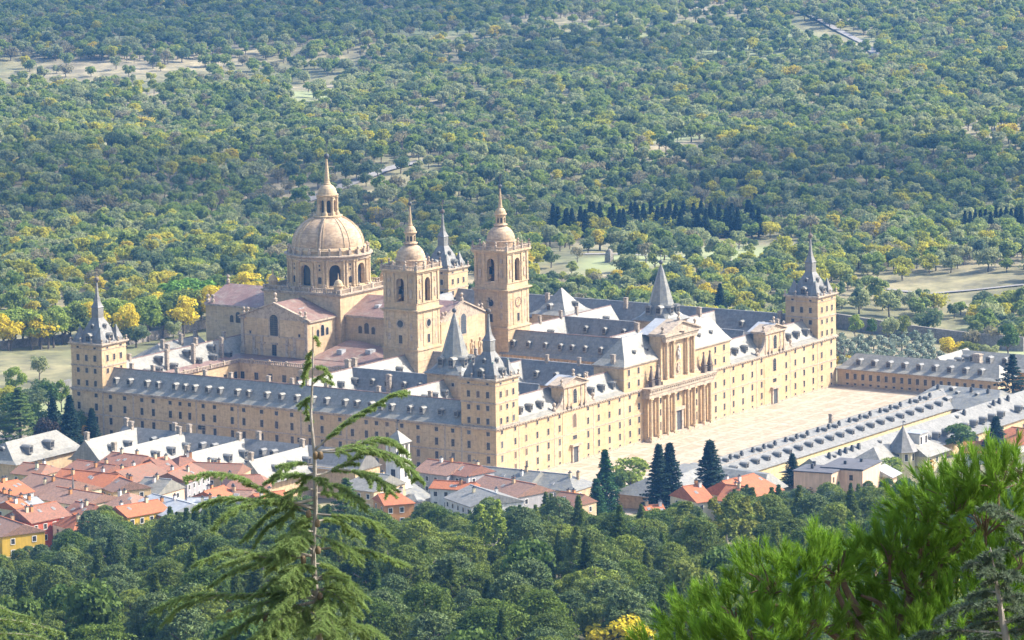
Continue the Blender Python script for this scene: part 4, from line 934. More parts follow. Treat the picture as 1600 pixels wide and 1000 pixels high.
WM = {'cream': wallmat('cream_render', (.66, .58, .38)), 'white': M['plaster_w'], 'yellow': wallmat('yellow_ochre_render', (.62, .40, .05)), 'red': wallmat('red_render', (.55, .13, .07)),
      'stone': M['stone_church'], 'tan': wallmat('tan_render', (.58, .42, .22)), 'peach': wallmat('peach_render', (.70, .50, .34)), 'grey': wallmat('grey_render', (.38, .36, .36)), 'orange': wallmat('orange_render', (.55, .27, .10))}
def house(label, A, B, zr, hw, drop, roof, wall, hip=(0, 0), h=7., wins=True, extras=(), chims=2, sky=2, tall=0.):
    """gabled house; A, B = ridge ends seen in the photograph at ridge height zr"""
    a, b = at(*A, zr), at(*B, zr); c = (a+b)/2; v = (b-a)[:2]; L = np.linalg.norm(v); ang = math.atan2(v[1], v[0])
    t = thing('house', label, 'house', (c[0], c[1], zr-drop-h), 'houses of the town'); t.rotation_euler = (0, 0, ang)
    H = h; l2 = L/2
    b_ = MB(); l3, hk = l2-.35, hw-.45; b_.box(-l3, l3, -hk, hk, -9, H)
    for sg in (-1, 1):
        if not hip[0 if sg < 0 else 1]: b_.poly([(sg*l3, -hk, H), (sg*l3, hk, H), (sg*l3, 0, H+drop*.93)])
    b_.build('wall', WM[wall], t)
    r_ = MB(); gable_roof(r_, 'x', 0, hw, -l2, l2, H, H+drop, hip[0], hip[1], 0, .001)
    for sg in (-1, 1): r_.poly([(-l2, sg*hw, H-.18), (l2, sg*hw, H-.18), (l2, sg*hw, H), (-l2, sg*hw, H)], 0)
    r_.box(-l2+hip[0], l2-hip[1], -.15, .15, H+drop-.05, H+drop+.14, 1)
    rf = r_.build('roof', [TM[roof], TM['new'] if roof in ('new', 'old', 'brown', 'pink') else M['lead']], t)
    rr = random.Random(label)
    if wins:
        ml = [M['glass'], M['plaster_w'], M['bars']]
        for z in np.arange(H-1.6, 0, -2.9):
            for u in np.arange(-l3+1.6, l3-1, 3.2):
                winp(t, (u, hk, z), (0, 1), 1., 1.3, ml); winp(t, (u, -hk, z), (0, -1), 1., 1.3, ml)
            for u in ((-hk/2, hk/2) if hk > 3 else (0,)): winp(t, (-l3, u, z), (-1, 0), 1., 1.3, ml); winp(t, (l3, u, z), (1, 0), 1., 1.3, ml)
    for i in range(chims):
        u, vv = rr.uniform(-l2*.7, l2*.7), rr.uniform(-hw*.4, hw*.4); z = H+drop*(1-abs(vv)/hw)
        k = MB(); k.box(-.4, .4, -.35, .35, -1.2, 1.25); k.box(-.5, .5, -.45, .45, 1.25, 1.4, 1, bot=True); k.lathe(0, 0, [(.22, 1.4), (.22, 1.8), (.05, 1.85)], 8, 1)
        k.build('chimney', [WM[rr.choice(['white', 'cream', 'stone', 'orange'])], M['metal_dark']], t, loc=(u, vv, z))
    for i in range(sky):
        u = rr.uniform(-l2*.7, l2*.7); sg = rr.choice((-1, 1)); vv = sg*hw*rr.uniform(.3, .65); z = H+drop*(1-abs(vv)/hw); th = math.atan2(drop, hw)
        k = MB(); k.box(-.45, .45, -.6, .6, -.05, .08, 0); k.box(-.34, .34, -.49, .49, .08, .1, 1); o = k.build('skylight', [M['lead'], M['lead_light']], t, loc=(u, vv, z)); o.rotation_euler = (-sg*th, 0, 0)
    return t
HS = [
 ('yellow-walled house with a brown tile roof at the left edge', (-10, 803), (37, 819), 27, 6.5, 2.6, 'pink', 'yellow', (0, 0), 8),
 ('red-walled house with an ochre tile roof and small gabled dormer', (24, 796), (88, 783), 27.5, 6., 3., 'old', 'red', (0, 0), 8),
 ('hipped orange roof house with two white skylights behind a pine', (96, 805), (140, 799), 26.5, 6., 3.2, 'new', 'white', (5, 5), 6),
 ('cream gable house with tall cream chimneys and dusty pink roof', (50, 739), (120, 751), 26., 9.5, 3.4, 'pink', 'cream', (0, 0), 7),
 ('long dusty pink roof house with cream wall behind the slate turret', (88, 760), (162, 772), 25., 7.5, 2.2, 'pink', 'cream', (0, 0), 6),
 ('bright orange roof house with grey dormers and a tan gable wall', (96, 732), (186, 741), 25., 6.5, 2.8, 'new', 'tan', (0, 0), 7),
 ('small stone house with a lichen-brown roof beside the autumn tree', (36, 722), (82, 727), 23.5, 6., 2.2, 'brown', 'stone', (0, 2), 6),
 ('long orange tiled house right below the pale service roofs', (120, 718), (182, 727), 21., 6.5, 2., 'old', 'stone', (0, 0), 6),
 ('house with a red inner courtyard roof under the first roof arm', (175, 706), (232, 713), 19.5, 6.5, 2.2, 'old', 'stone', (0, 0), 6),
 ('brown patched roof house in the middle of the old quarter', (180, 736), (236, 722), 21., 7., 2.6, 'brown', 'stone', (0, 0), 6),
 ('rust-coloured roof house with small white dormer next to the chimney stack', (234, 717), (262, 713), 19.5, 7., 2.6, 'old', 'white', (0, 0), 6),
 ('narrow maroon roof house under the second roof arm', (270, 714), (304, 711), 18.5, 5., 2., 'old', 'white', (2, 2), 5),
 ('wide brown roof house with scattered skylights at the centre left', (262, 739), (300, 723), 21.5, 6., 2.5, 'brown', 'grey', (0, 0), 6),
 ('long speckled brown roof house behind the left cedar branch', (300, 722), (380, 725), 19.5, 7.5, 2.8, 'brown', 'stone', (0, 0), 6),
 ('rust tiled house with white walls left of the cedar trunk', (345, 743), (424, 741), 21.5, 8., 3., 'old', 'white', (4, 3), 6),
 ('slate-roofed house with a big cream dormer', (226, 745), (268, 749), 23.5, 7., 3.4, 'grey', 'peach', (0, 0), 6),
 ('tan gabled house with plain side wall below the slate roof', (187, 745), (207, 752), 24.5, 6., 2.4, 'pink', 'tan', (0, 0), 7),
 ('dusty hipped roof house in front of the tan gable', (172, 768), (228, 772), 25.5, 7., 3., 'pink', 'cream', (5, 5), 5),
 ('low orange roof house with a yellow gable at the edge of the pines', (180, 792), (247, 780), 25.5, 5., 2.2, 'new', 'yellow', (0, 0), 5),
 ('broad blue-grey metal roof house with orange wall', (238, 771), (300, 787), 25., 8.5, 2.4, 'lead', 'orange', (0, 0), 5),
 ('flat grey metal roof house with black gable behind the pines', (292, 778), (362, 776), 24.5, 7., 2., 'lead', 'grey', (0, 0), 5),
 ('bright orange lean roof house right of the metal roofs', (318, 768), (350, 758), 23.5, 5.5, 2.4, 'new', 'white', (0, 0), 5),
 ('pale pink terrace house with black chimney pots', (355, 765), (395, 766), 22.5, 5., 1.8, 'pink', 'white', (0, 0), 5),
 ('orange roof house seen under the cedar branches', (395, 772), (445, 766), 23., 6., 2.4, 'new', 'white', (0, 0), 5),
 ('orange tiled corner house at the far left edge', (-14, 757), (28, 749), 27., 7., 2.4, 'new', 'white', (0, 0), 7),
 ('pinkish roof house next to the cream gable at the left edge', (-10, 768), (36, 778), 27.5, 6., 2.2, 'pink', 'white', (0, 0), 7),
 ('small orange roof house above the yellow house', (8, 784), (32, 779), 27.5, 5., 2., 'new', 'cream', (0, 0), 7),
 ('grey zinc lean-to roof house left of the slate turret', (28, 780), (58, 776), 27., 4., 1., 'lead', 'white', (0, 0), 6),
 ('small orange-brown roof house right of the slate turret', (118, 783), (150, 789), 25.8, 5., 2.2, 'old', 'white', (0, 0), 5),
 ('grey slate roof building left of the white church tower', (548, 735), (610, 742), 16.5, 8., 3.6, 'grey', 'stone', (6, 0), 5),
 ('brown-roofed grey house right of the white church tower', (668, 717), (722, 724), 15.2, 7., 2.6, 'pink', 'grey', (0, 0), 6),
 ('rust roof terrace house with rooftop machinery', (716, 722), (752, 728), 15., 6., 2.4, 'old', 'grey', (0, 0), 6),
 ('orange-red lower roof house between grey roofs', (678, 750), (744, 754), 15., 4., 1.6, 'new', 'white', (0, 0), 5),
 ('lichen-grey long roof house in front of the corner of the monastery', (752, 728), (845, 737), 13., 7., 3.4, 'lichen', 'stone', (0, 0), 5),
 ('lichen-grey roof house ending at the tall sequoia', (845, 737), (917, 744), 12.5, 7., 3.4, 'lichen', 'stone', (0, 6), 5),
 ('dusty brown roof house above the round cedar', (758, 742), (838, 757), 15.5, 7.5, 2.8, 'pink', 'grey', (0, 0), 5),
 ('pale grey gabled roof house behind the ochre tree', (735, 757), (778, 772), 17.5, 8.5, 2.8, 'pale', 'white', (0, 0), 3),
 ('dark maroon roof house beside the small sequoia', (876, 768), (914, 773), 16.5, 6., 2.8, 'brown', 'stone', (0, 0), 5),
 ('red and pink roof house below the church, behind a yellow tree', (590, 772), (640, 768), 21., 5.5, 2.2, 'new', 'orange', (0, 3), 5),
 ('orange roof house under the double fir', (1066, 760), (1096, 756), 14.5, 7., 3.6, 'new', 'cream', (0, 0), 5),
 ('large orange tiled house behind the single fir', (1128, 752), (1188, 737), 14.5, 8.5, 4.2, 'new', 'cream', (0, 3), 3),
 ('orange roofed house wing with a pink terrace', (1135, 757), (1165, 760), 15., 6.5, 3.4, 'new', 'white', (0, 0), 4),
 ('small orange roof house between the pines in the middle', (1005, 790), (1036, 788), 18., 5., 2., 'new', 'white', (0, 0), 4),
 ('orange hipped roof house with white wall at the right edge', (1560, 664), (1620, 672), 12., 9., 3.6, 'new', 'white', (5, 0), 5),
 ('low orange roof house below the right fir', (1505, 690), (1560, 690), 11., 6., 2.4, 'new', 'white', (0, 0), 4),
]
TM['lichen'] = M['slate_lichen']
for (lb, A, B, zr, hw, dr, ro, wa, hp, h) in HS: house(lb, A, B, zr, hw, dr, ro, wa, hp, h)
# slate turret on an old house
c = at(114, 752, 27.); t = thing('turret', 'small blue slate turret with a pointed cap among the red roofs', 'turret', (c[0], c[1], c[2]-6.5))
r_ = MB(); r_.lathe(0, 0, [(1.0, -4), (1.0, 1.6), (1.35, 1.7), (1.35, 1.9)], 8); r_.build('drum', M['slate_blue'], t)
r_ = MB(); r_.lathe(0, 0, [(1.45, 1.9), (.9, 2.6), (.5, 3.6), (.22, 6.2), (.05, 8.)], 8); r_.build('cap', M['slate_blue'], t)
r_ = MB(); r_.sq(0, 0, [(2.6, -6.), (2.4, -4.5), (1.2, -1.5)]); r_.build('base_roof', M['slate_blue'], t)
# parish church tower with open belfry
c = at(621, 672.5, 27.)
PT = thing('church_tower', 'square white stone bell tower with open belfry and small pyramid roof', 'tower', (c[0], c[1], 4.))
b_ = MB(); b_.box(-2.5, 2.5, -2.5, 2.5, -4, 14.2); b_.box(-2.8, 2.8, -2.8, 2.8, 6.4, 6.8, bot=True); b_.box(-2.75, 2.75, -2.75, 2.75, 14.2, 14.6, bot=True); b_.build('shaft', M['plaster_w'], PT)
for sx in (-1, 0, 1):
    for sy in (-1, 0, 1):
        if sx or sy: b_ = MB(); b_.box(sx*2.15-.28, sx*2.15+.28, sy*2.15-.28, sy*2.15+.28, 14.6, 19.2); b_.build('belfry_pier', M['plaster_w'], PT)
b_ = MB(); b_.box(-2.6, 2.6, -2.6, 2.6, 19.2, 19.7, bot=True); b_.sq(0, 0, [(3.0, 19.7), (1.2, 21.8), (.08, 23.0)]); b_.build('belfry_roof', M['slate'], PT)
vane(PT, 0, 0, 23.4, .3, 2.8)
b_ = MB(); b_.lathe(0, 0, [(.8, 15.2), (.7, 15.5), (.5, 16.6), (.1, 17.)], 10); b_.build('bell', M['metal_dark'], PT)
winp(PT, (-2.5, 0, 11.), (-1, 0), 1.5, 2.4); winp(PT, (0, -2.5, 11.), (0, -1), 1.1, 2.4)
PC = thing('parish_church', 'grey-roofed parish church with a hexagonal white apse below its bell tower', 'church', (c[0], c[1], 4.))
b_ = MB(); b_.box(-16, 3, -6.5, 7, -6, 3.8); b_.build('wall', M['plaster_w'], PC)
r_ = MB(); gable_roof(r_, 'x', 0., 7.8, -17, 6, 3.6, 7.6, 5., 0, 0, .001); r_.build('roof', M['slate_lichen'], PC)
b_ = MB(); b_.lathe(-5.5, -8.5, [(3.2, -6), (3.2, 4.6)], 6); b_.build('apse', M['plaster_w'], PC)
r_ = MB(); r_.lathe(-5.5, -8.5, [(3.9, 4.6), (3.6, 4.8), (1.1, 6.4), (.1, 6.5)], 6); r_.build('apse_roof', M['slate_lichen'], PC)
winp(PC, (-8.35, -8.5, 1.8), (-1, 0), 1.1, 2.2)
# flat roofed peach apartment block
c = at(1303, 728, 13.); FB = thing('apartment_block', 'peach walled block with flat dark roof beside a round dark fir', 'building', (c[0], c[1], 2.)); FB.rotation_euler = (0, 0, R(8))
b_ = MB(); b_.box(-8.5, 2, -2.5, 9, -8, 10.3); b_.box(-2, 13, -9.5, 3, -8, 10.35); b_.build('wall', WM['peach'], FB)
b_ = MB(); b_.box(-8.8, 2.2, -2.8, 9.3, 10.3, 10.65, bot=True); b_.box(-2.3, 13.3, -9.8, 3.3, 10.66, 11., bot=True); b_.build('flat_roof', TM['flat'], FB)
for (u, v) in ((-6.8, -2.5), (-2, -6.)):
    for z in (8.3, 4.8, 1.4): winp(FB, (u, v, z) if v == -2.5 else (u, v, z), (0, -1) if v == -2.5 else (-1, 0), 1.1, 1.6, [M['glass'], WM['peach'], M['bars']])
for (u, v) in ((-4., 5.), (0, 6.), (4., -2.), (9., -5.)): b_ = MB(); b_.box(u-.4, u+.4, v-.4, v+.4, 10.6, 12.); b_.build('roof_vent', M['metal_dark'], FB)
b_ = MB(); b_.box(13.1, 19, -12, -3, -8, 6.5); b_.build('annexe_wall', WM['peach'], FB)
r_ = MB(); gable_roof(r_, 'x', -8., 5.5, 12., 20, 6.3, 8.8, 0, 0, 0, .001); r_.build('annexe_roof', M['lead'], FB)
# house with the slate cone
c = at(1411, 703, 10.); CH_ = thing('villa', 'cream villa with a tall eight-sided slate cone roof and grey wings', 'house', (c[0], c[1], 4.))
b_ = MB(); b_.lathe(0, 0, [(3.6, -6), (3.6, 6.1)], 8, rot=R(22.5)); b_.build('tower_wall', WM['cream'], CH_)
r_ = MB(); r_.lathe(0, 0, [(4.9, 5.9), (4.6, 6.2), (2.2, 9.7), (.1, 13.2)], 8, rot=R(22.5)); r_.build('cone_roof', M['slate_blue'], CH_); vane(CH_, 0, 0, 13.2, .12, 1.6)
b_ = MB(); b_.box(-14, -1, 0, 8.5, -6, 4.2); b_.box(2, 15, -6.5, 2, -6, 4.2); b_.build('wing_wall', WM['cream'], CH_)
r_ = MB(); gable_roof(r_, 'x', 4.4, 5.4, -15, 1, 4.2, 8.0, 5., 0, 0, .001); r_.build('wing_roof', M['slate'], CH_)
r_ = MB(); gable_roof(r_, 'x', -2.6, 5.2, 1, 16, 4.2, 7.6, 0, 5., 0, .001); r_.build('wing_roof', M['slate'], CH_)
b_ = MB(); b_.box(4, 9., -3.4, 1.2, 5., 10.2); b_.build('roof_room', M['plaster_w'], CH_); b_ = MB(); b_.box(3.6, 9.4, -3.8, 1.6, 10.2, 10.6, bot=True); b_.build('roof_room_roof', M['lead'], CH_)
for a in (R(180), R(225), R(270)): winp(CH_, (3.34*math.cos(a), 3.34*math.sin(a), 4.2), (math.cos(a), math.sin(a)), .9, 2.)
for u in (5., 8.): winp(CH_, (u, -3.4, 8.3), (0, -1), 1.1, 2.2)
for u in (5., 9., 12.5): winp(CH_, (u, -6.5, 2.4), (0, -1), 1.1, 1.4)
for u in (-11., -7., -3.): winp(CH_, (u, 0, 2.4), (0, -1), 1., 1.4)
chimney(WA, 97., -59.3, 8.8, 3., .9)
# ================================================================== TREES
def cards(P, Nn, size, asp=1.0, jit=.5, k=4, g=rng):
    """small leaf clumps: one irregular quad per point, facing roughly along Nn"""
    P = np.asarray(P); n = len(P); Nn = Nn+g.normal(0, jit, (n, 3)); Nn /= np.linalg.norm(Nn, axis=1)[:, None]
    t = np.cross(Nn, g.normal(0, 1, (n, 3))); t /= np.linalg.norm(t, axis=1)[:, None]; b = np.cross(Nn, t)
    s = (size*g.uniform(.6, 1.35, n))[:, None]
    V = np.stack([P+s*(t*g.uniform(.5, 1.1, (n, 1))), P+s*(b*g.uniform(.5, 1.1, (n, 1)))*asp, P-s*(t*g.uniform(.5, 1.1, (n, 1))), P-s*(b*g.uniform(.5, 1.1, (n, 1)))*asp], 1)
    return V.reshape(-1, 3), np.arange(4*n).reshape(n, 4)
def np_mesh(name, V, F, mats, mi=None, nrm=None):
    me = bpy.data.meshes.new(name); me.vertices.add(len(V)); me.vertices.foreach_set('co', np.asarray(V, np.float32).ravel())
    k = F.shape[1]; me.loops.add(len(F)*k); me.loops.foreach_set('vertex_index', F.ravel().astype(np.int32)); me.polygons.add(len(F))
    me.polygons.foreach_set('loop_start', np.arange(0, len(F)*k, k, dtype=np.int32)); me.polygons.foreach_set('loop_total', np.full(len(F), k, np.int32))
    for m_ in mats: me.materials.append(m_)
    if mi is not None: me.polygons.foreach_set('material_index', np.asarray(mi, np.int32))
    me.update(calc_edges=True)
    return me
def leafmat(name, cols, trans=.58, vary=.25, nscale=.5, hue=0.04):
    """cols: list of base colours spread over the individuals"""
    cols = cols*2 if len(cols) == 1 else cols
    mt, n, b = newmat(name); oi = n.nodes.new('ShaderNodeObjectInfo')
    r1 = ramp(n, [(i/(len(cols)-1) if len(cols) > 1 else 0, c) for i, c in enumerate(cols)]); r1.color_ramp.interpolation = 'LINEAR'; n.links.new(oi.outputs['Random'], r1.inputs[0])
    a = noise(n, nscale, 3, .7); r2 = ramp(n, [(.3, (1-vary,)*3), (.7, (1+vary*.8,)*3)]); n.links.new(a.outputs[0], r2.inputs[0])
    o = mixc(n, 1, r1.outputs[0], r2.outputs[0], 'MULTIPLY'); n.links.new(o, b.inputs['Base Color']); b.inputs['Roughness'].default_value = .75; b.inputs['Specular IOR Level'].default_value = .15
    if trans:
        tr = n.nodes.new('ShaderNodeBsdfTranslucent'); n.links.new(o, tr.inputs[0]); mx = n.nodes.new('ShaderNodeMixShader'); mx.inputs[0].default_value = trans
        out = n.nodes['Material Output']; n.links.new(b.outputs[0], mx.inputs[1]); n.links.new(tr.outputs[0], mx.inputs[2]); n.links.new(mx.outputs[0], out.inputs[0])
    return mt
M['bark'] = mat_var('bark', (.10, .08, .06), (.17, .14, .11), 3.)
M['bark_pale'] = mat_var('pale_bark', (.25, .22, .18), (.38, .34, .29), 8., bump=.4)
def crown_mesh(name, mat, r, h, z0, nl, per, size, seed, lob=.42, flat=1., jit=.55, fill=.12, shape='round', asp=1.):
    g = np.random.default_rng(seed); P = []; Q = []
    for i in range(nl):
        # lobe centres inside an ellipsoid standing on z0
        while True:
            c = g.uniform(-1, 1, 3)
            if .15 < c@c < 1: break
        c = c/np.linalg.norm(c)*np.linalg.norm(c)**.5
        if shape == 'round': cc = np.array([c[0]*r*.68, c[1]*r*.68, z0+h*.5+c[2]*h*.34])
        elif shape == 'umbrella': cc = np.array([c[0]*r*.8, c[1]*r*.8, z0+h*.55+c[2]*h*.18])
        elif shape == 'cone':
            t = i/nl; rr_ = r*(1-t)**1.05; a = i*2.399; k = .62*math.sqrt(g.uniform(.15, 1)); cc = np.array([rr_*k*math.cos(a), rr_*k*math.sin(a), z0+h*(.06+.88*t)])
        elif shape == 'dome':
            t = i/nl; rr_ = r*math.sqrt(max(.02, 1-t**1.6)); a = i*2.399; k = .78*math.sqrt(g.uniform(.35, 1)); cc = np.array([rr_*k*math.cos(a), rr_*k*math.sin(a), z0+h*(.15+.76*t)])
        elif shape == 'column': t = g.uniform(); a = g.uniform(0, 6.28); k = r*.5*math.sin(math.pi*(t*.85+.1))**.6; cc = np.array([k*math.cos(a), k*math.sin(a), z0+h*(.04+.9*t)])
        lr = r*lob*g.uniform(.7, 1.25)*(1 if shape != 'cone' else (1.25-(i/nl)*.95)); 
        if shape == 'column': lr = r*lob*g.uniform(.7, 1.1)
        d_ = g.normal(0, 1, (per, 3)); d_ /= np.linalg.norm(d_, axis=1)[:, None]
        d_[:, 2] = np.where(d_[:, 2] < -.35, -d_[:, 2], d_[:, 2])
        rad = lr*g.uniform(.78, 1.08, per); inn = g.uniform(size=per) < fill; rad = np.where(inn, rad*g.uniform(.2, .8, per), rad)
        p = cc+d_*rad[:, None]*np.array([1, 1, flat]); P.append(p); Q.append(d_*np.array([1, 1, 1/flat]))
    P = np.vstack(P); Q = np.vstack(Q); V, F = cards(P, Q, size, asp=asp, jit=jit, g=g)
    return np_mesh(name, V, F, [mat])
def trunk_mesh(name, mat, h, r, seed, limbs=4, spread=1.6, lean=.05):
    g = random.Random(seed); mb = MB()
    def limb(p, q, r0, r1, n=6):
        p, q = Vector(p), Vector(q); ax = (q-p).normalized(); s = ax.orthogonal().normalized(); u = ax.cross(s); k = 3
        rg = []
        for i in range(k+1):
            c = p.lerp(q, i/k)+Vector((g.uniform(-1, 1), g.uniform(-1, 1), 0))*(r0*.4 if 0 < i < k else 0); rr = r0+(r1-r0)*i/k
            rg.append([tuple(c+(s*math.cos(a)+u*math.sin(a))*rr) for a in [2*math.pi*j/n for j in range(n)]])
        mb.rings(rg)
    top = (g.uniform(-lean, lean)*h, g.uniform(-lean, lean)*h, h)
    limb((0, 0, -.8), top, r, r*.35)
    for i in range(limbs):
        a = i*2.4+g.uniform(-.4, .4); t = g.uniform(.4, .85); b = Vector(top)*t
        limb(b, b+Vector((math.cos(a)*spread, math.sin(a)*spread, spread*g.uniform(.5, .9))), r*.45, r*.12, 5)
    me = bpy.data.meshes.new(name); me.from_pydata(mb.v, [], mb.f); me.materials.append(mat); me.update(); return me
def tree(name, crown, trunk, x, y, s, label, cat='tree', group=None, z=None, rz=None, sz=1.):
    t = thing(name, label, cat, (x, y, (ground_z(x, y) if z is None else z)), group)
    t.scale = (s, s, s*sz); t.rotation_euler = (0, 0, random.uniform(0, 6.28) if rz is None else rz)
    for nm, me in (('trunk', trunk), ('crown', crown)):
        if me: o = bpy.data.objects.new(nm, me); COL.objects.link(o); o.parent = t
    return t
# --- oak wood species: name, colours (real leaf albedo)
LM = {
 'green': leafmat('oak_leaves', [(.20, .28, .06), (.28, .35, .075), (.24, .30, .10), (.40, .43, .09)]),
 'dark': leafmat('holm_oak_leaves', [(.13, .19, .075), (.17, .22, .085), (.14, .19, .095)]),
 'yellow': leafmat('yellowing_leaves', [(.40, .42, .06), (.54, .49, .06), (.33, .38, .06), (.60, .48, .06)]),
 'olive': leafmat('grey_green_leaves', [(.33, .37, .15), (.38, .40, .19), (.29, .33, .15)]),
 'bare': leafmat('thinning_brown_leaves', [(.29, .26, .14), (.31, .28, .16), (.27, .26, .14)]),
}
SPEC = list(LM)
src = bpy.data.collections.new('oak_forms')
CROWN = {}; TRUNK = [trunk_mesh('oak_trunk', M['bark'], 4.2, .38, i, 4, 2.) for i in range(3)]
for si, sp in enumerate(SPEC):
    for v in range(3):
        CROWN[sp, v] = crown_mesh(f'{sp}_crown', LM[sp], [4.6, 5.2, 4.2][v], [6.2, 6., 7.2][v], 1.9, [11, 14, 10][v], 78 if sp != 'bare' else 46, .52, si*10+v, lob=.40)
forms = []
for sp in SPEC:
    for v in range(3):      # one joined mesh per form for the far wood
        cm = CROWN[sp, v]; tm = TRUNK[v]; k = len(cm.vertices)
        me = bpy.data.meshes.new('oak_form'); vs = [tuple(p.co) for p in cm.vertices]+[tuple(p.co) for p in tm.vertices]
        fs = [tuple(p.vertices) for p in cm.polygons]+[tuple(i+k for i in p.vertices) for p in tm.polygons]
        me.from_pydata(vs, [], fs); me.materials.append(LM[sp]); me.materials.append(M['bark']); me.polygons.foreach_set('material_index', [0]*len(cm.polygons)+[1]*len(tm.polygons)); me.update()
        o = bpy.data.objects.new('oak_form_%02d' % len(forms), me); src.objects.link(o); forms.append(o)
# --- where the wood stands: rejection against clearings (picked in the photograph, placed on the plain)
def vnoise(x, y, s, seed):
    x, y = x/s+seed*17.3, y/s-seed*9.1; xi, yi = np.floor(x), np.floor(y); fx, fy = x-xi, y-yi; fx = fx*fx*(3-2*fx); fy = fy*fy*(3-2*fy)
    h = lambda a, b: np.modf(np.abs(np.sin(a*127.1+b*311.7+seed)*43758.5453))[0]
    return (h(xi, yi)*(1-fx)+h(xi+1, yi)*fx)*(1-fy)+(h(xi, yi+1)*(1-fx)+h(xi+1, yi+1)*fx)*fy
CLEAR = [ # px, py, rx, ry (photo pixels), openness
 (120, 112, 170, 15, .97), (330, 108, 160, 14, .9), (500, 92, 60, 22, .75), (490, 142, 42, 9, .98), (575, 188, 45, 4, .8), (235, 152, 40, 6, .85), (990, 22, 170, 16, .85), (850, 72, 90, 6, .6),
 (720, 92, 40, 4, .9), (1180, 92, 120, 7, .9), (1090, 218, 60, 6, .8), (1010, 215, 45, 3, .7), (380, 240, 60, 8, .5), (600, 240, 60, 5, .5), (660, 60, 90, 12, .5), (1300, 25, 60, 20, .6), (200, 60, 120, 14, .4),
 (870, 395, 30, 8, .8), (930, 405, 90, 12, .85), (1130, 385, 60, 10, .6), (1230, 365, 30, 6, .4), (1450, 435, 100, 10, .55), (1560, 440, 60, 10, .4), (1180, 480, 40, 12, .9), (1330, 300, 60, 4, .3), (1360, 470, 60, 9, .5), (280, 520, 120, 22, .95), (60, 555, 70, 26, .97), (1460, 510, 80, 10, .9)]
ROADS = [((420, 298), (470, 290), (560, 272), (600, 264), (690, 250)), ((1240, 30), (1300, 48), (1350, 60), (1372, 72), (1360, 84)), ((900, 383), (1000, 384), (1100, 379), (1240, 378)), ((1380, 425), (1450, 432), (1600, 428))]
def openness(px, py):
    o = 0
    for cx, cy, rx, ry, k in CLEAR:
        d = ((px-cx)/rx)**2+((py-cy)/ry)**2
        if d < 1.6: o = max(o, k*min(1, (1.6-d)/.6))
    for rd in ROADS:
        for (x0, y0), (x1, y1) in zip(rd, rd[1:]):
            if min(x0, x1)-4 <= px <= max(x0, x1)+4:
                t = (px-x0)/(x1-x0+1e-6); yy = y0+(y1-y0)*t
                if -3 < py-yy < 7: o = 1
    return o
pts = []
g2 = np.random.default_rng(11)
# walk outward from the monastery in depth slices so density follows real area
for i in range(100000):
    px = g2.uniform(-70, 1670)
    # uniform in area: pick distance with density ~ distance
    D0, D1 = 1290., 3950.
    D = math.sqrt(g2.uniform(D0*D0, D1*D1)); th = YAW-(px-800)/FPX
    x, y = CAM[0]+D*math.cos(th), CAM[1]+D*math.sin(th)
    if x < 262 and y < 235: continue
    if -40 < x < 262 and y < 215: continue
    if x < -10 and y < 235: continue
    X, Y, Z_ = proj((x, y, ground_z(x, y)))
    if Y > 640 or Y < -40: continue
    hp = 9*FPX/D; op = max(openness(X, Y), openness(X, Y-hp*.5), openness(X, Y-hp*.9))
    if X < 345 and Y > 500: continue
    if g2.uniform() < op: continue
    # olive grove / orchard zone handled apart
    if 1290 < X < 1500 and 500 < Y < 562: continue
    if X > 1290 and Y > 545: continue
    dn = vnoise(x, y, 85., 1)*.6+vnoise(x, y, 30., 2)*.4
    if dn < .34 and g2.uniform() < .8: continue
    pts.append((x, y, X, Y))
# thin out pairs that stand too close
cell = {}; keep = []
for p in pts:
    k = (int(p[0]//6.0), int(p[1]//6.0))
    if any((k[0]+a, k[1]+b) in cell and math.hypot(cell[k[0]+a, k[1]+b][0]-p[0], cell[k[0]+a, k[1]+b][1]-p[1]) < 5.6 for a in (-1, 0, 1) for b in (-1, 0, 1)): continue
    cell[k] = p; keep.append(p)
def species(x, y, X, Y, u):
    yl = vnoise(x, y, 140., 3)+(.25 if X < 500 and Y > 380 else 0); dk = vnoise(x, y, 170., 5); br = vnoise(x, y, 120., 8)
    near = max(0., min(1., (Y-330)/120))
    wts = dict(green=.42, dark=.15+.55*max(0, dk-.45), yellow=.03+.28*max(0, yl-.55)+.17*near, olive=.22, bare=.04+.35*max(0, br-.55)*(1-near))
    t = sum(wts.values()); u *= t
    for s_, w_ in wts.items():
        u -= w_
        if u <= 0: return s_
    return 'green'
LBL = {'green': 'full green oak of the wood beyond the monastery', 'dark': 'dark evergreen oak of the wood beyond the monastery', 'yellow': 'oak turning autumn yellow in the wood beyond the monastery', 'olive': 'dull grey-green oak of the wood beyond the monastery', 'bare': 'thin brownish oak losing its leaves in the wood'}
info = []
for (x, y, X, Y) in keep:
    sp = species(x, y, X, Y, g2.uniform()); v = int(g2.integers(3)); s = float(g2.uniform(.36, 1.)**.8*1.2); rz = float(g2.uniform(0, 6.28))
    info.append((math.hypot(x-CAM[0], y-CAM[1]), x, y, sp, v, s, rz, X, Y))
info.sort()
near, far = [], []
for it in info:
    if len(near) < 300 and 0 < it[7] < 1600 and it[8] < 600 and not (300 < it[7] < 1300 and it[8] > 560): near.append(it)
    else: far.append(it)
for d, x, y, sp, v, s, rz, X, Y in near:
    tree('oak_tree', CROWN[sp, v], TRUNK[v], x, y, s*1.05, LBL[sp], 'tree', 'oaks of the wood', rz=rz)
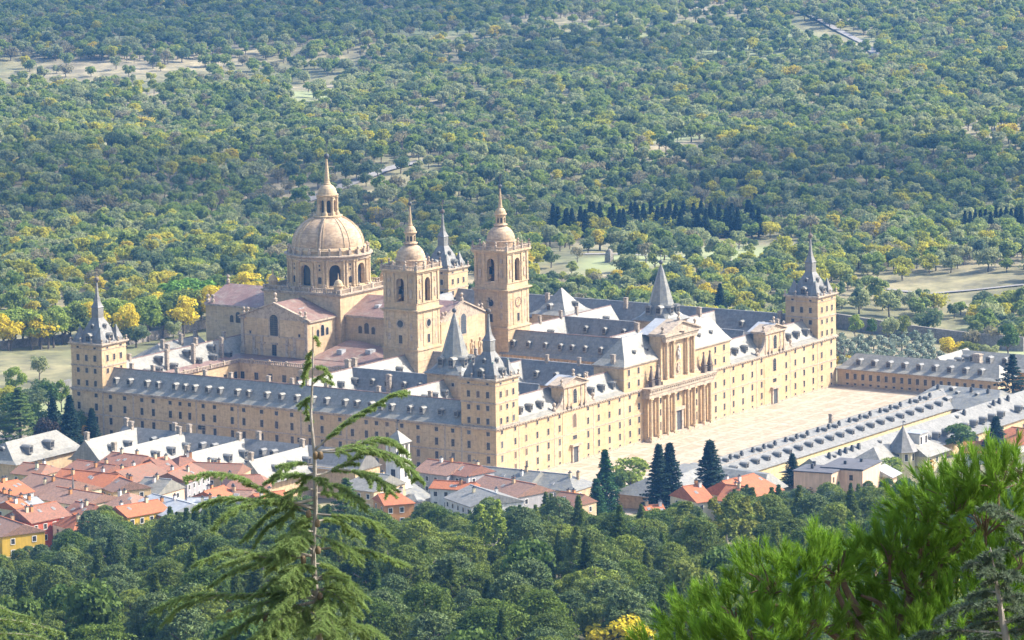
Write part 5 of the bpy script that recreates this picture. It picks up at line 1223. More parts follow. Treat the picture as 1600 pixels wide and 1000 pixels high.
def scatter(name, items, coll, label, cat):
    me = bpy.data.meshes.new(name); me.from_pydata([(x, y, ground_z(x, y)-.2) for (_, x, y, *r_) in items], [], []); 
    for nm, tp, vals in (('form', 'INT', [SPEC.index(it[3])*3+it[4] for it in items]), ('size', 'FLOAT', [it[5] for it in items]), ('turn', 'FLOAT', [it[6] for it in items])):
        at_ = me.attributes.new(nm, tp, 'POINT'); at_.data.foreach_set('value', vals)
    o = bpy.data.objects.new(name, me); COL.objects.link(o); o['kind'] = 'stuff'; o['label'] = label; o['category'] = cat
    ng = bpy.data.node_groups.new(name, 'GeometryNodeTree'); ng.interface.new_socket('Geometry', in_out='INPUT', socket_type='NodeSocketGeometry'); ng.interface.new_socket('Geometry', in_out='OUTPUT', socket_type='NodeSocketGeometry')
    gi, go = ng.nodes.new('NodeGroupInput'), ng.nodes.new('NodeGroupOutput'); ci = ng.nodes.new('GeometryNodeCollectionInfo'); ci.inputs[0].default_value = coll; ci.inputs[1].default_value = True; ci.inputs[2].default_value = True
    ip = ng.nodes.new('GeometryNodeInstanceOnPoints'); ip.inputs['Pick Instance'].default_value = True
    def attr(nm, tp): a = ng.nodes.new('GeometryNodeInputNamedAttribute'); a.data_type = tp; a.inputs[0].default_value = nm; return a.outputs[0]
    cx = ng.nodes.new('ShaderNodeCombineXYZ'); L = ng.links.new
    L(attr('turn', 'FLOAT'), cx.inputs[2]); e2 = ng.nodes.new('FunctionNodeEulerToRotation'); L(cx.outputs[0], e2.inputs[0])
    L(gi.outputs[0], ip.inputs['Points']); L(ci.outputs[0], ip.inputs['Instance']); L(attr('form', 'INT'), ip.inputs['Instance Index']); L(e2.outputs[0], ip.inputs['Rotation']); L(attr('size', 'FLOAT'), ip.inputs['Scale']); L(ip.outputs[0], go.inputs[0])
    md = o.modifiers.new('scatter', 'NODES'); md.node_group = ng
    return o
scatter('oak_wood', far, src, 'endless oak wood filling the plain behind the monastery', 'wood')
print('trees', len(near), len(far))
# roads and the railway through the wood
def strip(pp, wd, name, mat, lift=.35):
    P = [at(x, y, 0) for x, y in pp]; Q = []
    for a, b in zip(P, P[1:]):
        k = max(2, int(np.linalg.norm(b-a)/15)); Q += [a+(b-a)*i/k for i in range(k)]
    Q.append(P[-1]); mb = MB(); L_, R_ = [], []
    for i, q in enumerate(Q):
        d = Q[min(i+1, len(Q)-1)]-Q[max(i-1, 0)]; d = d/np.linalg.norm(d); nn = np.array([-d[1], d[0]])
        a = q[:2]+nn*wd/2; b = q[:2]-nn*wd/2; z = ground_z(*q[:2])+lift; L_.append((*a, z)); R_.append((*b, z))
    for i in range(len(Q)-1): mb.poly((L_[i], L_[i+1], R_[i+1], R_[i]))
    return mb.build(name, mat, kind='structure')
M['road'] = mat_var('sandy_road', (.24, .22, .20), (.32, .30, .27), .3)
for i, rd in enumerate(ROADS): strip(rd, [8, 5, 3, 3][i], ['road', 'railway', 'path', 'path'][i], M['road'], .4)
# ================================================================== TREES ONE CAN TELL APART
def hit(px, py, H=0., d0=560.):
    """first point beyond d0 on the line of sight that is H above the ground"""
    q = ray(px, py); d = d0
    while d < 4000:
        P = CAM+q*d
        if P[2] <= ground_z(P[0], P[1])+H: return P[0], P[1], d
        d += 1.
    return P[0], P[1], d
CP = {}
def form(kind, mat):
    if (kind, mat.name) not in CP:
        a = dict(fir=dict(r=3.6, h=17.4, z0=.5, nl=120, per=42, size=.34, lob=.22, flat=.42, shape='cone', asp=.4, jit=.8), spire=dict(r=2.9, h=17, z0=.4, nl=90, per=55, size=.28, lob=.27, flat=.8, shape='cone', asp=.5, jit=.8),
                 poplar=dict(r=2.3, h=16, z0=.5, nl=60, per=55, size=.24, lob=.22, flat=2.2, shape='column'), broad=dict(r=4.6, h=8.4, z0=2., nl=22, per=95, size=.36, lob=.33, flat=.9, shape='round'),
                 cedar=dict(r=6.8, h=17, z0=1., nl=70, per=70, size=.34, lob=.2, flat=.3, shape='cone', asp=.5), umbrella=dict(r=7.5, h=8, z0=3.2, nl=26, per=110, size=.42, lob=.26, flat=.7, shape='umbrella'),
                 shrub=dict(r=2.2, h=3.4, z0=.2, nl=12, per=70, size=.26, lob=.38, flat=.9, shape='round'), olive=dict(r=2.7, h=3.6, z0=1.1, nl=9, per=60, size=.34, lob=.42, flat=.9, shape='round'))[kind]
        CP[kind, mat.name] = crown_mesh(kind+'_crown', mat, seed=hash(kind) % 97 if 0 else sum(map(ord, kind+mat.name)), **a)
    return CP[kind, mat.name]
LX = {'fir': leafmat('dark_fir_needles', [(.016, .038, .022), (.026, .052, .028)], .1, .5, .9), 'seq': leafmat('sequoia_needles', [(.030, .085, .022), (.042, .105, .028)], .15, .45, .8),
      'pop': leafmat('poplar_leaves', [(.14, .19, .04), (.19, .23, .045), (.24, .25, .04)], .35, .35, .8), 'lime': leafmat('light_green_leaves', [(.24, .32, .05), (.31, .38, .06)], .35, .35, .8),
      'yel': leafmat('bright_yellow_leaves', [(.60, .48, .025), (.68, .56, .04)], .35, .25, .8), 'och': leafmat('ochre_leaves', [(.42, .24, .035), (.5, .30, .05)], .3, .3, .8), 'brn': leafmat('dead_brown_needles', [(.25, .12, .07)], .2, .3, .8),
      'umb': leafmat('stone_pine_needles', [(.15, .29, .035)], .2, .35, .8), 'olv': leafmat('olive_leaves', [(.26, .31, .21), (.31, .36, .26), (.22, .27, .18)], .2, .3, .9), 'grn': leafmat('mid_green_leaves', [(.085, .15, .03), (.12, .18, .036)], .3, .35, .8), 'cop': leafmat('copper_leaves', [(.06, .045, .03)], .2, .35, .8)}
TK = {'fir': trunk_mesh('fir_trunk', M['bark'], 15., .34, 5, 0, 0, .01), 'broad': TRUNK[0], 'tall': trunk_mesh('tall_trunk', M['bark_pale'], 9., .3, 8, 5, 1.6)}
def single(name, kind, mat, px, py, H, wpx, label, cat='tree', d0=560., group=None):
    """tree whose tip shows at (px, py), H metres tall, wpx photo pixels wide"""
    x, y, d = hit(px, py, H, d0); base = dict(fir=17.8, spire=17.6, poplar=16.8, broad=10.4, cedar=18.5, umbrella=11.2, shrub=3.6, olive=4.7)[kind]; r0 = dict(fir=2.5, spire=2.2, poplar=2.2, broad=4.6, cedar=5.6, umbrella=7.5, shrub=2.3, olive=2.8)[kind]
    sz = H/base; sx = wpx*d/FPX/2/r0
    t = tree(name, form(kind, LX[mat] if mat in LX else LM[mat]), TK['fir'] if kind in ('fir', 'spire', 'cedar') else TK['tall'] if kind == 'poplar' else TK['broad'], x, y, 1., label, cat, group)
    t.scale = (sx, sx, sz); return t
SG = [
 ('sequoia', 'spire', 'seq', 945, 694, 24, 66, 'tall dark green sequoia standing in front of the esplanade', 'tree'),
 ('sequoia', 'spire', 'seq', 931, 742, 17, 56, 'smaller pointed sequoia just left of the tall one', 'tree'),
 ('fir_tree', 'fir', 'fir', 1029, 688, 24, 70, 'left twin of the two dark firs at the edge of the esplanade', 'fir'),
 ('fir_tree', 'fir', 'fir', 1046, 686, 24, 76, 'right twin of the two dark firs at the edge of the esplanade', 'fir'),
 ('fir_tree', 'fir', 'fir', 1109, 682, 24, 88, 'lone dark fir in front of the orange roofs right of centre', 'fir'),
 ('fir_tree', 'fir', 'fir', 1238, 706, 11, 46, 'small round blue-green fir beside the peach apartment block', 'fir'),
 ('fir_tree', 'fir', 'fir', 1556, 647, 14, 60, 'dark fir in front of the orange roof at the far right', 'fir'),
 ('cedar', 'cedar', 'fir', 1582, 545, 22, 100, 'large dark cedar at the right end of the gallery wing', 'cedar'),
 ('plane_tree', 'broad', 'lime', 985, 712, 13, 75, 'light yellow-green tree between the sequoia and the twin firs', 'tree'),
 ('plane_tree', 'broad', 'grn', 965, 735, 11, 50, 'mid green rounded tree right behind the tall sequoia', 'tree'),
 ('plane_tree', 'broad', 'grn', 1500, 662, 10, 66, 'rounded green tree below the second pale roofed house', 'tree'),
 ('plane_tree', 'broad', 'lime', 1392, 712, 9, 50, 'bright green tree in front of the villa with the cone roof', 'tree'),
 ('plane_tree', 'shrub', 'yel', 1378, 718, 5, 18, 'little yellow tree beside the villa with the cone roof', 'tree'),
 ('plane_tree', 'broad', 'och', 1440, 712, 6, 50, 'thin russet tree at the terrace of the villa', 'tree'),
 ('fir_tree', 'fir', 'fir', 108, 612, 22, 62, 'tallest dark fir in front of the left corner tower', 'fir'),
 ('fir_tree', 'fir', 'fir', 82, 615, 20, 54, 'dark fir just left of the tallest one', 'fir'),
 ('fir_tree', 'fir', 'fir', 143, 634, 17, 50, 'slim dark fir standing before the pale service roof', 'fir'),
 ('fir_tree', 'fir', 'fir', 113, 684, 9, 44, 'short dark fir at the foot of the pale service roof', 'fir'),
 ('cedar', 'cedar', 'grn', 28, 596, 22, 120, 'broad spreading cedar at the left edge beside the firs', 'cedar'),
 ('copper_tree', 'broad', 'cop', 72, 652, 15, 52, 'purplish dark tree in front of the small service house', 'tree'),
 ('plane_tree', 'broad', 'och', 52, 683, 8, 22, 'yellow-orange tree peeping out left of the purplish tree', 'tree'),
 ('plane_tree', 'broad', 'och', 4, 710, 10, 60, 'large rusty autumn tree at the left edge above the town', 'tree'),
 ('plane_tree', 'broad', 'och', 132, 664, 7, 16, 'orange tree behind the slim dark fir', 'tree'),
 ('poplar', 'poplar', 'pop', 1115, 776, 17, 50, 'leftmost pale poplar of the row below the lone fir', 'poplar'),
 ('poplar', 'poplar', 'pop', 1138, 770, 18, 52, 'second pale poplar of the row below the lone fir', 'poplar'),
 ('poplar', 'poplar', 'pop', 1162, 774, 17, 54, 'third pale poplar of the row, with the widest crown', 'poplar'),
 ('poplar', 'poplar', 'pop', 1184, 782, 15, 44, 'rightmost yellowish poplar of the row', 'poplar'),
 ('poplar', 'poplar', 'pop', 1072, 780, 14, 60, 'yellow-green poplar below the twin firs', 'poplar'),
 ('poplar', 'poplar', 'lime', 752, 784, 15, 48, 'left bright green poplar below the ochre tree', 'poplar'),
 ('poplar', 'poplar', 'lime', 774, 778, 16, 50, 'right bright green poplar below the ochre tree', 'poplar'),
 ('plane_tree', 'broad', 'och', 723, 764, 9, 52, 'round ochre tree in front of the grey gabled roof', 'tree'),
 ('plane_tree', 'broad', 'yel', 622, 772, 8, 40, 'bright yellow tree in front of the red roof below the church tower', 'tree'),
 ('pine_tree', 'broad', 'brn', 240, 818, 9, 34, 'dead reddish-brown pine among the green pines', 'pine'),
 ('plane_tree', 'broad', 'yel', 965, 958, 10, 120, 'bright yellow tree at the bottom edge of the picture', 'tree'),
 ('cedar', 'cedar', 'fir', 808, 748, 15, 62, 'dark layered cedar before the lichen-grey roofs', 'cedar'),
 ('cedar', 'cedar', 'grn', 540, 738, 16, 110, 'dense green cedar right behind the near cedar trunk', 'cedar'),
]
for nm, kd, mt_, px, py, H, wp, lb, ct in SG: single(nm, kd, mt_, px, py, H, wp, lb, ct, d0=560. if py < 900 else 500)
# beyond the monastery
BG = [('stone_pine', 'umbrella', 'umb', 295, 430, 16, 100, 'wide umbrella-shaped bright green stone pine left of the church', 'pine'),
 ('plane_tree', 'broad', 'yel', 292, 449, 13, 54, 'big bright yellow tree in front of the stone pine', 'tree'), ('plane_tree', 'broad', 'lime', 233, 460, 14, 52, 'yellow-green tree with a visible pale trunk beyond the left roofs', 'tree'),
 ('plane_tree', 'broad', 'pop', 198, 468, 13, 46, 'greenish-yellow tree just right of the left corner tower', 'tree'), ('plane_tree', 'broad', 'yel', 385, 425, 13, 70, 'large golden tree behind the church roof, left of the dome', 'tree'),
 ('plane_tree', 'broad', 'yel', 418, 428, 12, 40, 'golden tree touching the foot of the dome', 'tree'), ('plane_tree', 'broad', 'pop', 60, 482, 14, 60, 'yellow-green tree behind the stone wall, second from the left edge', 'tree'),
 ('plane_tree', 'broad', 'yel', 15, 492, 13, 50, 'yellow tree at the left edge above the stone wall', 'tree'), ('plane_tree', 'broad', 'lime', 110, 478, 14, 46, 'green-yellow tree just left of the corner tower spire', 'tree'),
 ('plane_tree', 'broad', 'dark', 212, 505, 9, 50, 'low dark bushy tree below the yellow-green trees', 'tree'), ('plane_tree', 'broad', 'olive', 270, 498, 9, 30, 'small greyish tree on the lawn before the church', 'tree'), ('plane_tree', 'broad', 'olive', 60, 552, 10, 34, 'lonely grey-green tree on the meadow left of the tower', 'tree'),
 ('plane_tree', 'broad', 'dark', 1450, 478, 12, 60, 'dark rounded tree at the top of the olive grove', 'tree'), ('plane_tree', 'broad', 'lime', 1336, 490, 10, 28, 'isolated round green tree near the right corner tower', 'tree'), ('plane_tree', 'broad', 'grn', 1362, 497, 8, 22, 'small dark green tree beside the isolated round one', 'tree'),
 ('plane_tree', 'broad', 'olive', 1390, 492, 11, 34, 'tall thin-leaved tree left of the grove', 'tree'), ('plane_tree', 'broad', 'pop', 1410, 490, 10, 28, 'yellowish slender tree at the head of the olive grove', 'tree'),
 ('plane_tree', 'broad', 'yel', 1488, 525, 9, 46, 'yellow leafy tree right of the olive grove', 'tree'), ('plane_tree', 'broad', 'pop', 1515, 532, 8, 40, 'yellow-green tree behind the second gallery roof', 'tree'), ('plane_tree', 'broad', 'olive', 1545, 535, 8, 36, 'greyish tree beside the large dark cedar', 'tree'),
 ('plane_tree', 'broad', 'grn', 1575, 505, 13, 44, 'tall green tree above the large dark cedar', 'tree'), ('plane_tree', 'shrub', 'yel', 1318, 552, 5, 34, 'yellow bush at the foot of the right corner tower', 'bush'),
 ('fir_tree', 'fir', 'fir', 1125, 440, 15, 36, 'dark fir just behind the roof right of the pointed spire', 'fir'), ('plane_tree', 'broad', 'dark', 1060, 428, 13, 62, 'dark round-topped tree behind the pointed spire', 'tree'), ('plane_tree', 'broad', 'yel', 1105, 440, 11, 34, 'yellow tree between the dark tree and the dark fir', 'tree')]
for nm, kd, mt_, px, py, H, wp, lb, ct in BG: single(nm, kd, mt_, px, py, H, wp, lb, ct, d0=1260.)
for i in range(30):
    kk = i % 4; px = 2+i*11.4+g2.uniform(-5, 5)
    single('avenue_tree', 'broad', ['lime', 'yel', 'pop', 'lime'][kk], px, lerp([0, 110, 200, 340], [487, 474, 463, 448], px)+g2.uniform(-5, 9), g2.uniform(13, 17), g2.uniform(50, 72), ['fresh green avenue tree behind the garden wall', 'golden yellow avenue tree behind the garden wall', 'olive-yellow avenue tree behind the garden wall', 'fresh green avenue tree behind the garden wall'][kk], 'tree', 1260., 'trees of the avenue behind the garden wall')
for i, (px, py, w_, mm, lb) in enumerate(((20, 612, 60, 'grn', 'green tree under the spreading cedar at the left edge'), (60, 588, 44, 'dark', 'dark leafy tree right of the spreading cedar'), (50, 628, 40, 'grn', 'bushy green tree left of the dark firs'), (8, 640, 44, 'dark', 'dark tree at the left edge above the small service house'), (95, 592, 30, 'lime', 'light green tree directly below the left corner tower'), (22, 572, 44, 'lime', 'yellow-green round tree at the edge of the brown meadow'), (48, 604, 60, 'dark', 'dark tree merging with the spreading cedar'), (98, 640, 40, 'dark', 'dark shrubby tree at the foot of the tallest fir'), (75, 596, 46, 'grn', 'green tree behind the pair of dark firs'), (6, 600, 50, 'yellow', 'yellowish tree cut by the left edge above the cedar'), (62, 640, 44, 'grn', 'green tree behind the purplish tree'), (120, 640, 36, 'grn', 'small green tree between two dark firs'))):
    single('plane_tree', 'broad', mm, px, py, 11, w_, lb, 'tree', 900.)
for i in range(40):
    px = 865+i*8.3+g2.uniform(-5, 5); single('cypress', 'spire', 'fir', px, 318-.12*(px-880)*.12+g2.uniform(-6, 8), 15, 26, 'dark cypress of the dense stand beyond the meadow', 'cypress', 1300., 'dark cypresses beyond the meadow')
for i in range(12): single('cypress', 'spire', 'fir', 1508+i*8, 322+g2.uniform(-5, 6), 13, 22, 'dark cypress of the small stand at the right edge', 'cypress', 1300., 'dark cypresses at the right edge')
# olive grove
k = 0
for r_i, yy in enumerate(np.arange(514, 556, 8.2)):
    for xx in np.arange(1308+(r_i % 2)*9, 1475-(r_i*4 if r_i < 3 else 0), 20):
        if (xx < 1400 and yy < 520): continue
        single('olive_tree', 'olive', 'olv', xx+g2.uniform(-4, 4), yy+g2.uniform(-2, 2), g2.uniform(4.2, 5.4), g2.uniform(19, 26), 'silvery round olive tree in the grove beyond the corner tower', 'olive tree', 1300., 'olive trees of the grove')
# garden poles / small pillar in the meadow
c = hit(952, 410, 0, 1300); t = tag((lambda mb: (mb.sq(0, 0, [(1.4, -.5), (1.3, 3.), (.9, 5.), (.2, 5.6)]), mb)[1])(MB()).build('stone_pillar', M['rubble'], loc=(c[0], c[1], ground_z(c[0], c[1]))), 'stout stone pillar standing in the meadow', 'pillar')
c = hit(1331, 508, 0, 1300)
# ================================================================== PINE WOOD BELOW THE CAMERA
PM = [leafmat('pine_needles', [(.07, .12, .022), (.14, .20, .03), (.075, .12, .03), (.22, .27, .04), (.10, .14, .028), (.17, .22, .05)], .3, .4, .5), leafmat('blue_pine_needles', [(.10, .15, .05), (.14, .19, .065)], .15, .45, .45)]
PC_ = []
for v in range(6):
    r, h = [5.8, 5.6, 6.2, 5.0, 6.0, 5.5][v], [9, 10.5, 8., 11.5, 9.5, 10.][v]; mt_ = PM[1] if v == 5 else PM[0]
    PC_.append(crown_mesh('pine_crown', mt_, r, h, 2.0, 84, 95, .30, 300+v, lob=.175, flat=.55, jit=.9, fill=.25, asp=.4, shape=['round', 'dome', 'round', 'cone', 'dome', 'dome'][v]))
PT_ = [trunk_mesh('pine_trunk', M['bark'], 9., .3, 40+i, 5, 2.6) for i in range(2)]
pf = bpy.data.collections.new('pine_forms')
for v in range(6):
    cm, tm = PC_[v], PT_[v % 2]; kk = len(cm.vertices); me = bpy.data.meshes.new('pine_form')
    me.from_pydata([tuple(p.co) for p in cm.vertices]+[tuple(p.co) for p in tm.vertices], [], [tuple(p.vertices) for p in cm.polygons]+[tuple(i+kk for i in p.vertices) for p in tm.polygons])
    me.materials.append(PM[1] if v == 5 else PM[0]); me.materials.append(M['bark']); me.polygons.foreach_set('material_index', [0]*len(cm.polygons)+[1]*len(tm.polygons)); me.update()
    pf.objects.link(bpy.data.objects.new('pine_form_%d' % v, me))
BX = [-60, 0, 40, 80, 110, 140, 200, 300, 340, 420, 500, 600, 650, 700, 780, 860, 900, 960, 1040, 1080, 1110, 1160, 1220, 1260, 1300, 1340, 1400, 1450, 1500, 1560, 1660]
BY = [868, 862, 856, 842, 820, 792, 781, 785, 782, 780, 776, 780, 784, 784, 768, 764, 776, 786, 790, 790, 786, 768, 752, 746, 756, 754, 748, 744, 754, 760, 760]
KEEP = [(1106, 1196, 776, 850), (748, 782, 782, 835), (222, 258, 812, 850), (890, 1045, 925, 1075), (920, 966, 690, 795), (494, 588, 735, 790), (700, 748, 760, 798), (604, 642, 768, 800), (778, 840, 745, 790)]
cellp = {}; pn = []
for i in range(26000):
    px = g2.uniform(-90, 1690); D = math.sqrt(g2.uniform(560**2, 1235**2)); th = YAW-(px-800)/FPX
    x, y = CAM[0]+D*math.cos(th), CAM[1]+D*math.sin(th); gz = ground_z(x, y)
    if gz < .6: continue
    s = float(g2.uniform(.62, 1.25)); X, Y, Z_ = proj((x, y, gz+11.5*s))
    if Y < lerp(BX, BY, X)+g2.uniform(-6, 6): continue
    if Y > 1060: continue
    if any(a-12 < X < b+12 and c < Y < d for a, b, c, d in KEEP): continue
    kx, ky = int(x//8.0), int(y//8.0)
    if any((kx+a, ky+b) in cellp and math.hypot(cellp[kx+a, ky+b][0]-x, cellp[kx+a, ky+b][1]-y) < 7.8 for a in (-1, 0, 1) for b in (-1, 0, 1)): continue
    cellp[kx, ky] = (x, y); pn.append((D, x, y, 'pine', int(g2.integers(6)), s, float(g2.uniform(0, 6.28)), X, Y))
pn.sort()
near = [p for p in pn if 0 < p[7] < 1600][:300]; ids = {id(p) for p in near}; far = [p for p in pn if id(p) not in ids]
PL = ['spreading dark green pine on the wooded slope below the town', 'pointed dark green pine on the wooded slope below the town', 'broad flat-topped dark green pine on the wooded slope below the town', 'slender tall pine on the wooded slope below the town', 'rounded green pine on the wooded slope below the town', 'bluish-green pine on the wooded slope below the town']
for D, x, y, _k, v, s, rz, X, Y in near: tree('pine_tree', PC_[v], PT_[v % 2], x, y, s, PL[v], 'pine', 'pines of the wooded slope', rz=rz)
def scatter_p():
    SP = SPEC[:]; 
    me_items = [(D, x, y, 'green', v, s, rz) for D, x, y, _k, v, s, rz, X, Y in far]
    o = scatter('pine_wood', me_items, pf, 'distant dense part of the pine wood above the town', 'wood')
    o.data.attributes['form'].data.foreach_set('value', [it[4] for it in me_items])
scatter_p(); print('pines', len(near), len(far))
# forest floor
M['litter'] = mat_var('pine_litter', (.07, .06, .035), (.12, .10, .05), .2, c3=(.06, .08, .03), s3=.5)
fl = MB(); fx = list(np.arange(-1290, 20, 16.)); fy = list(np.arange(-900, 130, 16.))
for a, b in zip(fx, fx[1:]):
    for c, d in zip(fy, fy[1:]):
        mx_, my_ = (a+b)/2, (c+d)/2
        if ground_z(mx_, my_) < 9: continue
        X, Y, Z_ = proj((mx_, my_, ground_z(mx_, my_)+7))
        if Z_ < 5 or Y < lerp(BX, BY, min(1660, max(-60, X)))+12: continue
        fl.poly([(u, v, ground_z(u, v)+.25) for u, v in ((a, c), (b, c), (b, d), (a, d))])
fl.build('forest_floor', M['litter'], kind='structure')
# a few broadleaved trees standing among the pines
BLK = [('grn', 'mid green broadleaf tree among the pines'), ('pop', 'olive-yellow broadleaf tree among the pines'), ('grn', 'mid green broadleaf tree among the pines')]
for i, p in enumerate(near[::13]):
    mt_, lb = BLK[i % 3]; x, y = p[1]+4, p[2]+3; t = tree('broadleaf_tree', form('broad', LX[mt_]), TRUNK[0], x, y, 1.15+.25*(i % 4)/3, lb+' of the slope', 'tree', 'broadleaf trees among the pines'); t.scale[2] *= 1.25
# ================================================================== NEAR TREES
M['cedar_leaf'] = leafmat('cedar_needles', [(.27, .37, .13), (.27, .37, .13)], .4, .35, 9.)
M['cedar_blue'] = leafmat('blue_cedar_needles', [(.15, .20, .13)], .3, .3, 9.)
M['pine_leaf'] = leafmat('long_pine_needles', [(.19, .34, .04)], .35, .45, 5.)
M['cone'] = mat_var('cedar_cone', (.16, .11, .06), (.24, .17, .10), 30.)
g3 = np.random.default_rng(5)
def tube(mb, pts, r0, r1, n=6):
    pts = [Vector(p) for p in pts]; rg = []
    for i, p in enumerate(pts):
        d = (pts[min(i+1, len(pts)-1)]-pts[max(i-1, 0)]).normalized(); s = d.cross(Vector((.13, .2, 1))).normalized(); u = d.cross(s); r = r0+(r1-r0)*(i/(len(pts)-1))**.45 if r0 > .04 and len(pts) > 15 else r0+(r1-r0)*i/(len(pts)-1)
        rg.append([tuple(p+(s*math.cos(a)+u*math.sin(a))*r) for a in [2*math.pi*j/n for j in range(n)]])
    mb.rings(rg)
def spline(pts, n):
    pts = np.array(pts, float); t = np.linspace(0, len(pts)-1, n); out = []
    for tt in t:
        i = min(int(tt), len(pts)-2); f = tt-i; p0, p1, p2, p3 = pts[max(i-1, 0)], pts[i], pts[i+1], pts[min(i+2, len(pts)-1)]
        out.append(.5*((2*p1)+(-p0+p2)*f+(2*p0-5*p1+4*p2-p3)*f*f+(-p0+3*p1-3*p2+p3)*f**3))
    return np.array(out)
def needles(P, D, length, width, count, spread, g=g3):
    """rosettes of thin needles at points P with axis D -> triangles"""
    P = np.repeat(P, count, 0); D = np.repeat(D, count, 0); n = len(P)
    o = g.normal(0, 1, (n, 3)); o -= (o*D).sum(1)[:, None]*D; o /= np.linalg.norm(o, axis=1)[:, None]+1e-9
    a = g.uniform(spread*.35, spread, (n, 1)); dd = D*np.cos(a)+o*np.sin(a)
    sd = np.cross(dd, g.normal(0, 1, (n, 3))); sd /= np.linalg.norm(sd, axis=1)[:, None]; L = length*g.uniform(.7, 1.15, (n, 1))
    V = np.stack([P-sd*width/2, P+sd*width/2, P+dd*L], 1).reshape(-1, 3); return V, np.arange(3*n).reshape(n, 3)
def cedar_like(root, cen, trunk_pts, r0, r1, branches, leaf, tuft=.042, step=.022, twig=.34, droop=.55, cnt=11):
    """branches: list of point lists (world); foliage hangs on side twigs"""
    mb = MB(); tube(mb, trunk_pts-cen, r0, r1, 8); mb.build('trunk', M['bark_pale'], root)
    bb = MB(); TP, TD = [], []
    for br in branches:
        n = 24; Q = spline(br, n); L = np.linalg.norm(np.diff(Q, axis=0), axis=1).sum(); bare = getattr(br, 'bare', .18)
        tube(bb, Q-cen, max(.004, .011*L+.004), .003, 5)
        m = max(5, int(L/.062))
        for k in range(m):
            t = bare+(1-bare)*(k+g3.uniform(0, .8))/m; i = min(n-2, int(t*(n-1))); p = Q[i]; d = Q[i+1]-Q[i]; d /= np.linalg.norm(d)
            side = np.cross(d, [0, 0, 1.]); side /= np.linalg.norm(side)+1e-9; sg = (-1) ** k
            tl = twig*(1-.55*t)*g3.uniform(.45, 1.15)*min(1, L/(twig*2.4))
            dirv = d*.75+side*sg*g3.uniform(.3, 1.)+np.array([0, 0, g3.uniform(-.2, .12)]); dirv /= np.linalg.norm(dirv)
            s = np.linspace(0, 1, max(3, int(tl/step)))[:, None]; C = p+dirv*tl*s+np.array([0, 0, -1.])*droop*tl*s**2
            T = np.gradient(C, axis=0); T /= np.linalg.norm(T, axis=1)[:, None]+1e-9; TP.append(C); TD.append(T)
        i0 = int(bare*n); s = np.linspace(0, 1, max(4, int(L*(1-bare)/step))); C = np.stack([np.interp(s, np.linspace(0, 1, n-i0), Q[i0:, a]) for a in range(3)], 1); T = np.gradient(C, axis=0); T /= np.linalg.norm(T, axis=1)[:, None]+1e-9; TP.append(C); TD.append(T)
    bb.build('branch', M['bark_pale'], root)
    TP = np.vstack(TP)-cen; TD = np.vstack(TD); V, F = needles(TP, TD, tuft, tuft*.24, cnt, 1.45)
    me = np_mesh('foliage', V, F, [leaf]); o = bpy.data.objects.new('foliage', me); COL.objects.link(o); o.parent = root
    return len(F)
def BRp(D, *pp, dep=0.):   # branch from photo points, drifting towards / away from the camera along its length
    n = len(pp); return np.array([atd(x, y, D+dep*i/(n-1)) for i, (x, y) in enumerate(pp)])
CD = 62.
base = atd(500, 1180, CD); base[2] = ground_z(base[0], base[1]); 
CT = thing('cedar', 'near young cedar with a bare leader, drooping green branches and upright cones', 'cedar', tuple(base))
tp = spline([atd(499, 1300, CD)]+[atd(x, y, CD) for x, y in ((499, 1100), (499, 1000), (494, 930), (489, 860), (493, 800), (492, 740), (491, 705), (486, 650), (488, 600), (489, 560), (489, 510))], 40)
tp = np.vstack([base, tp])
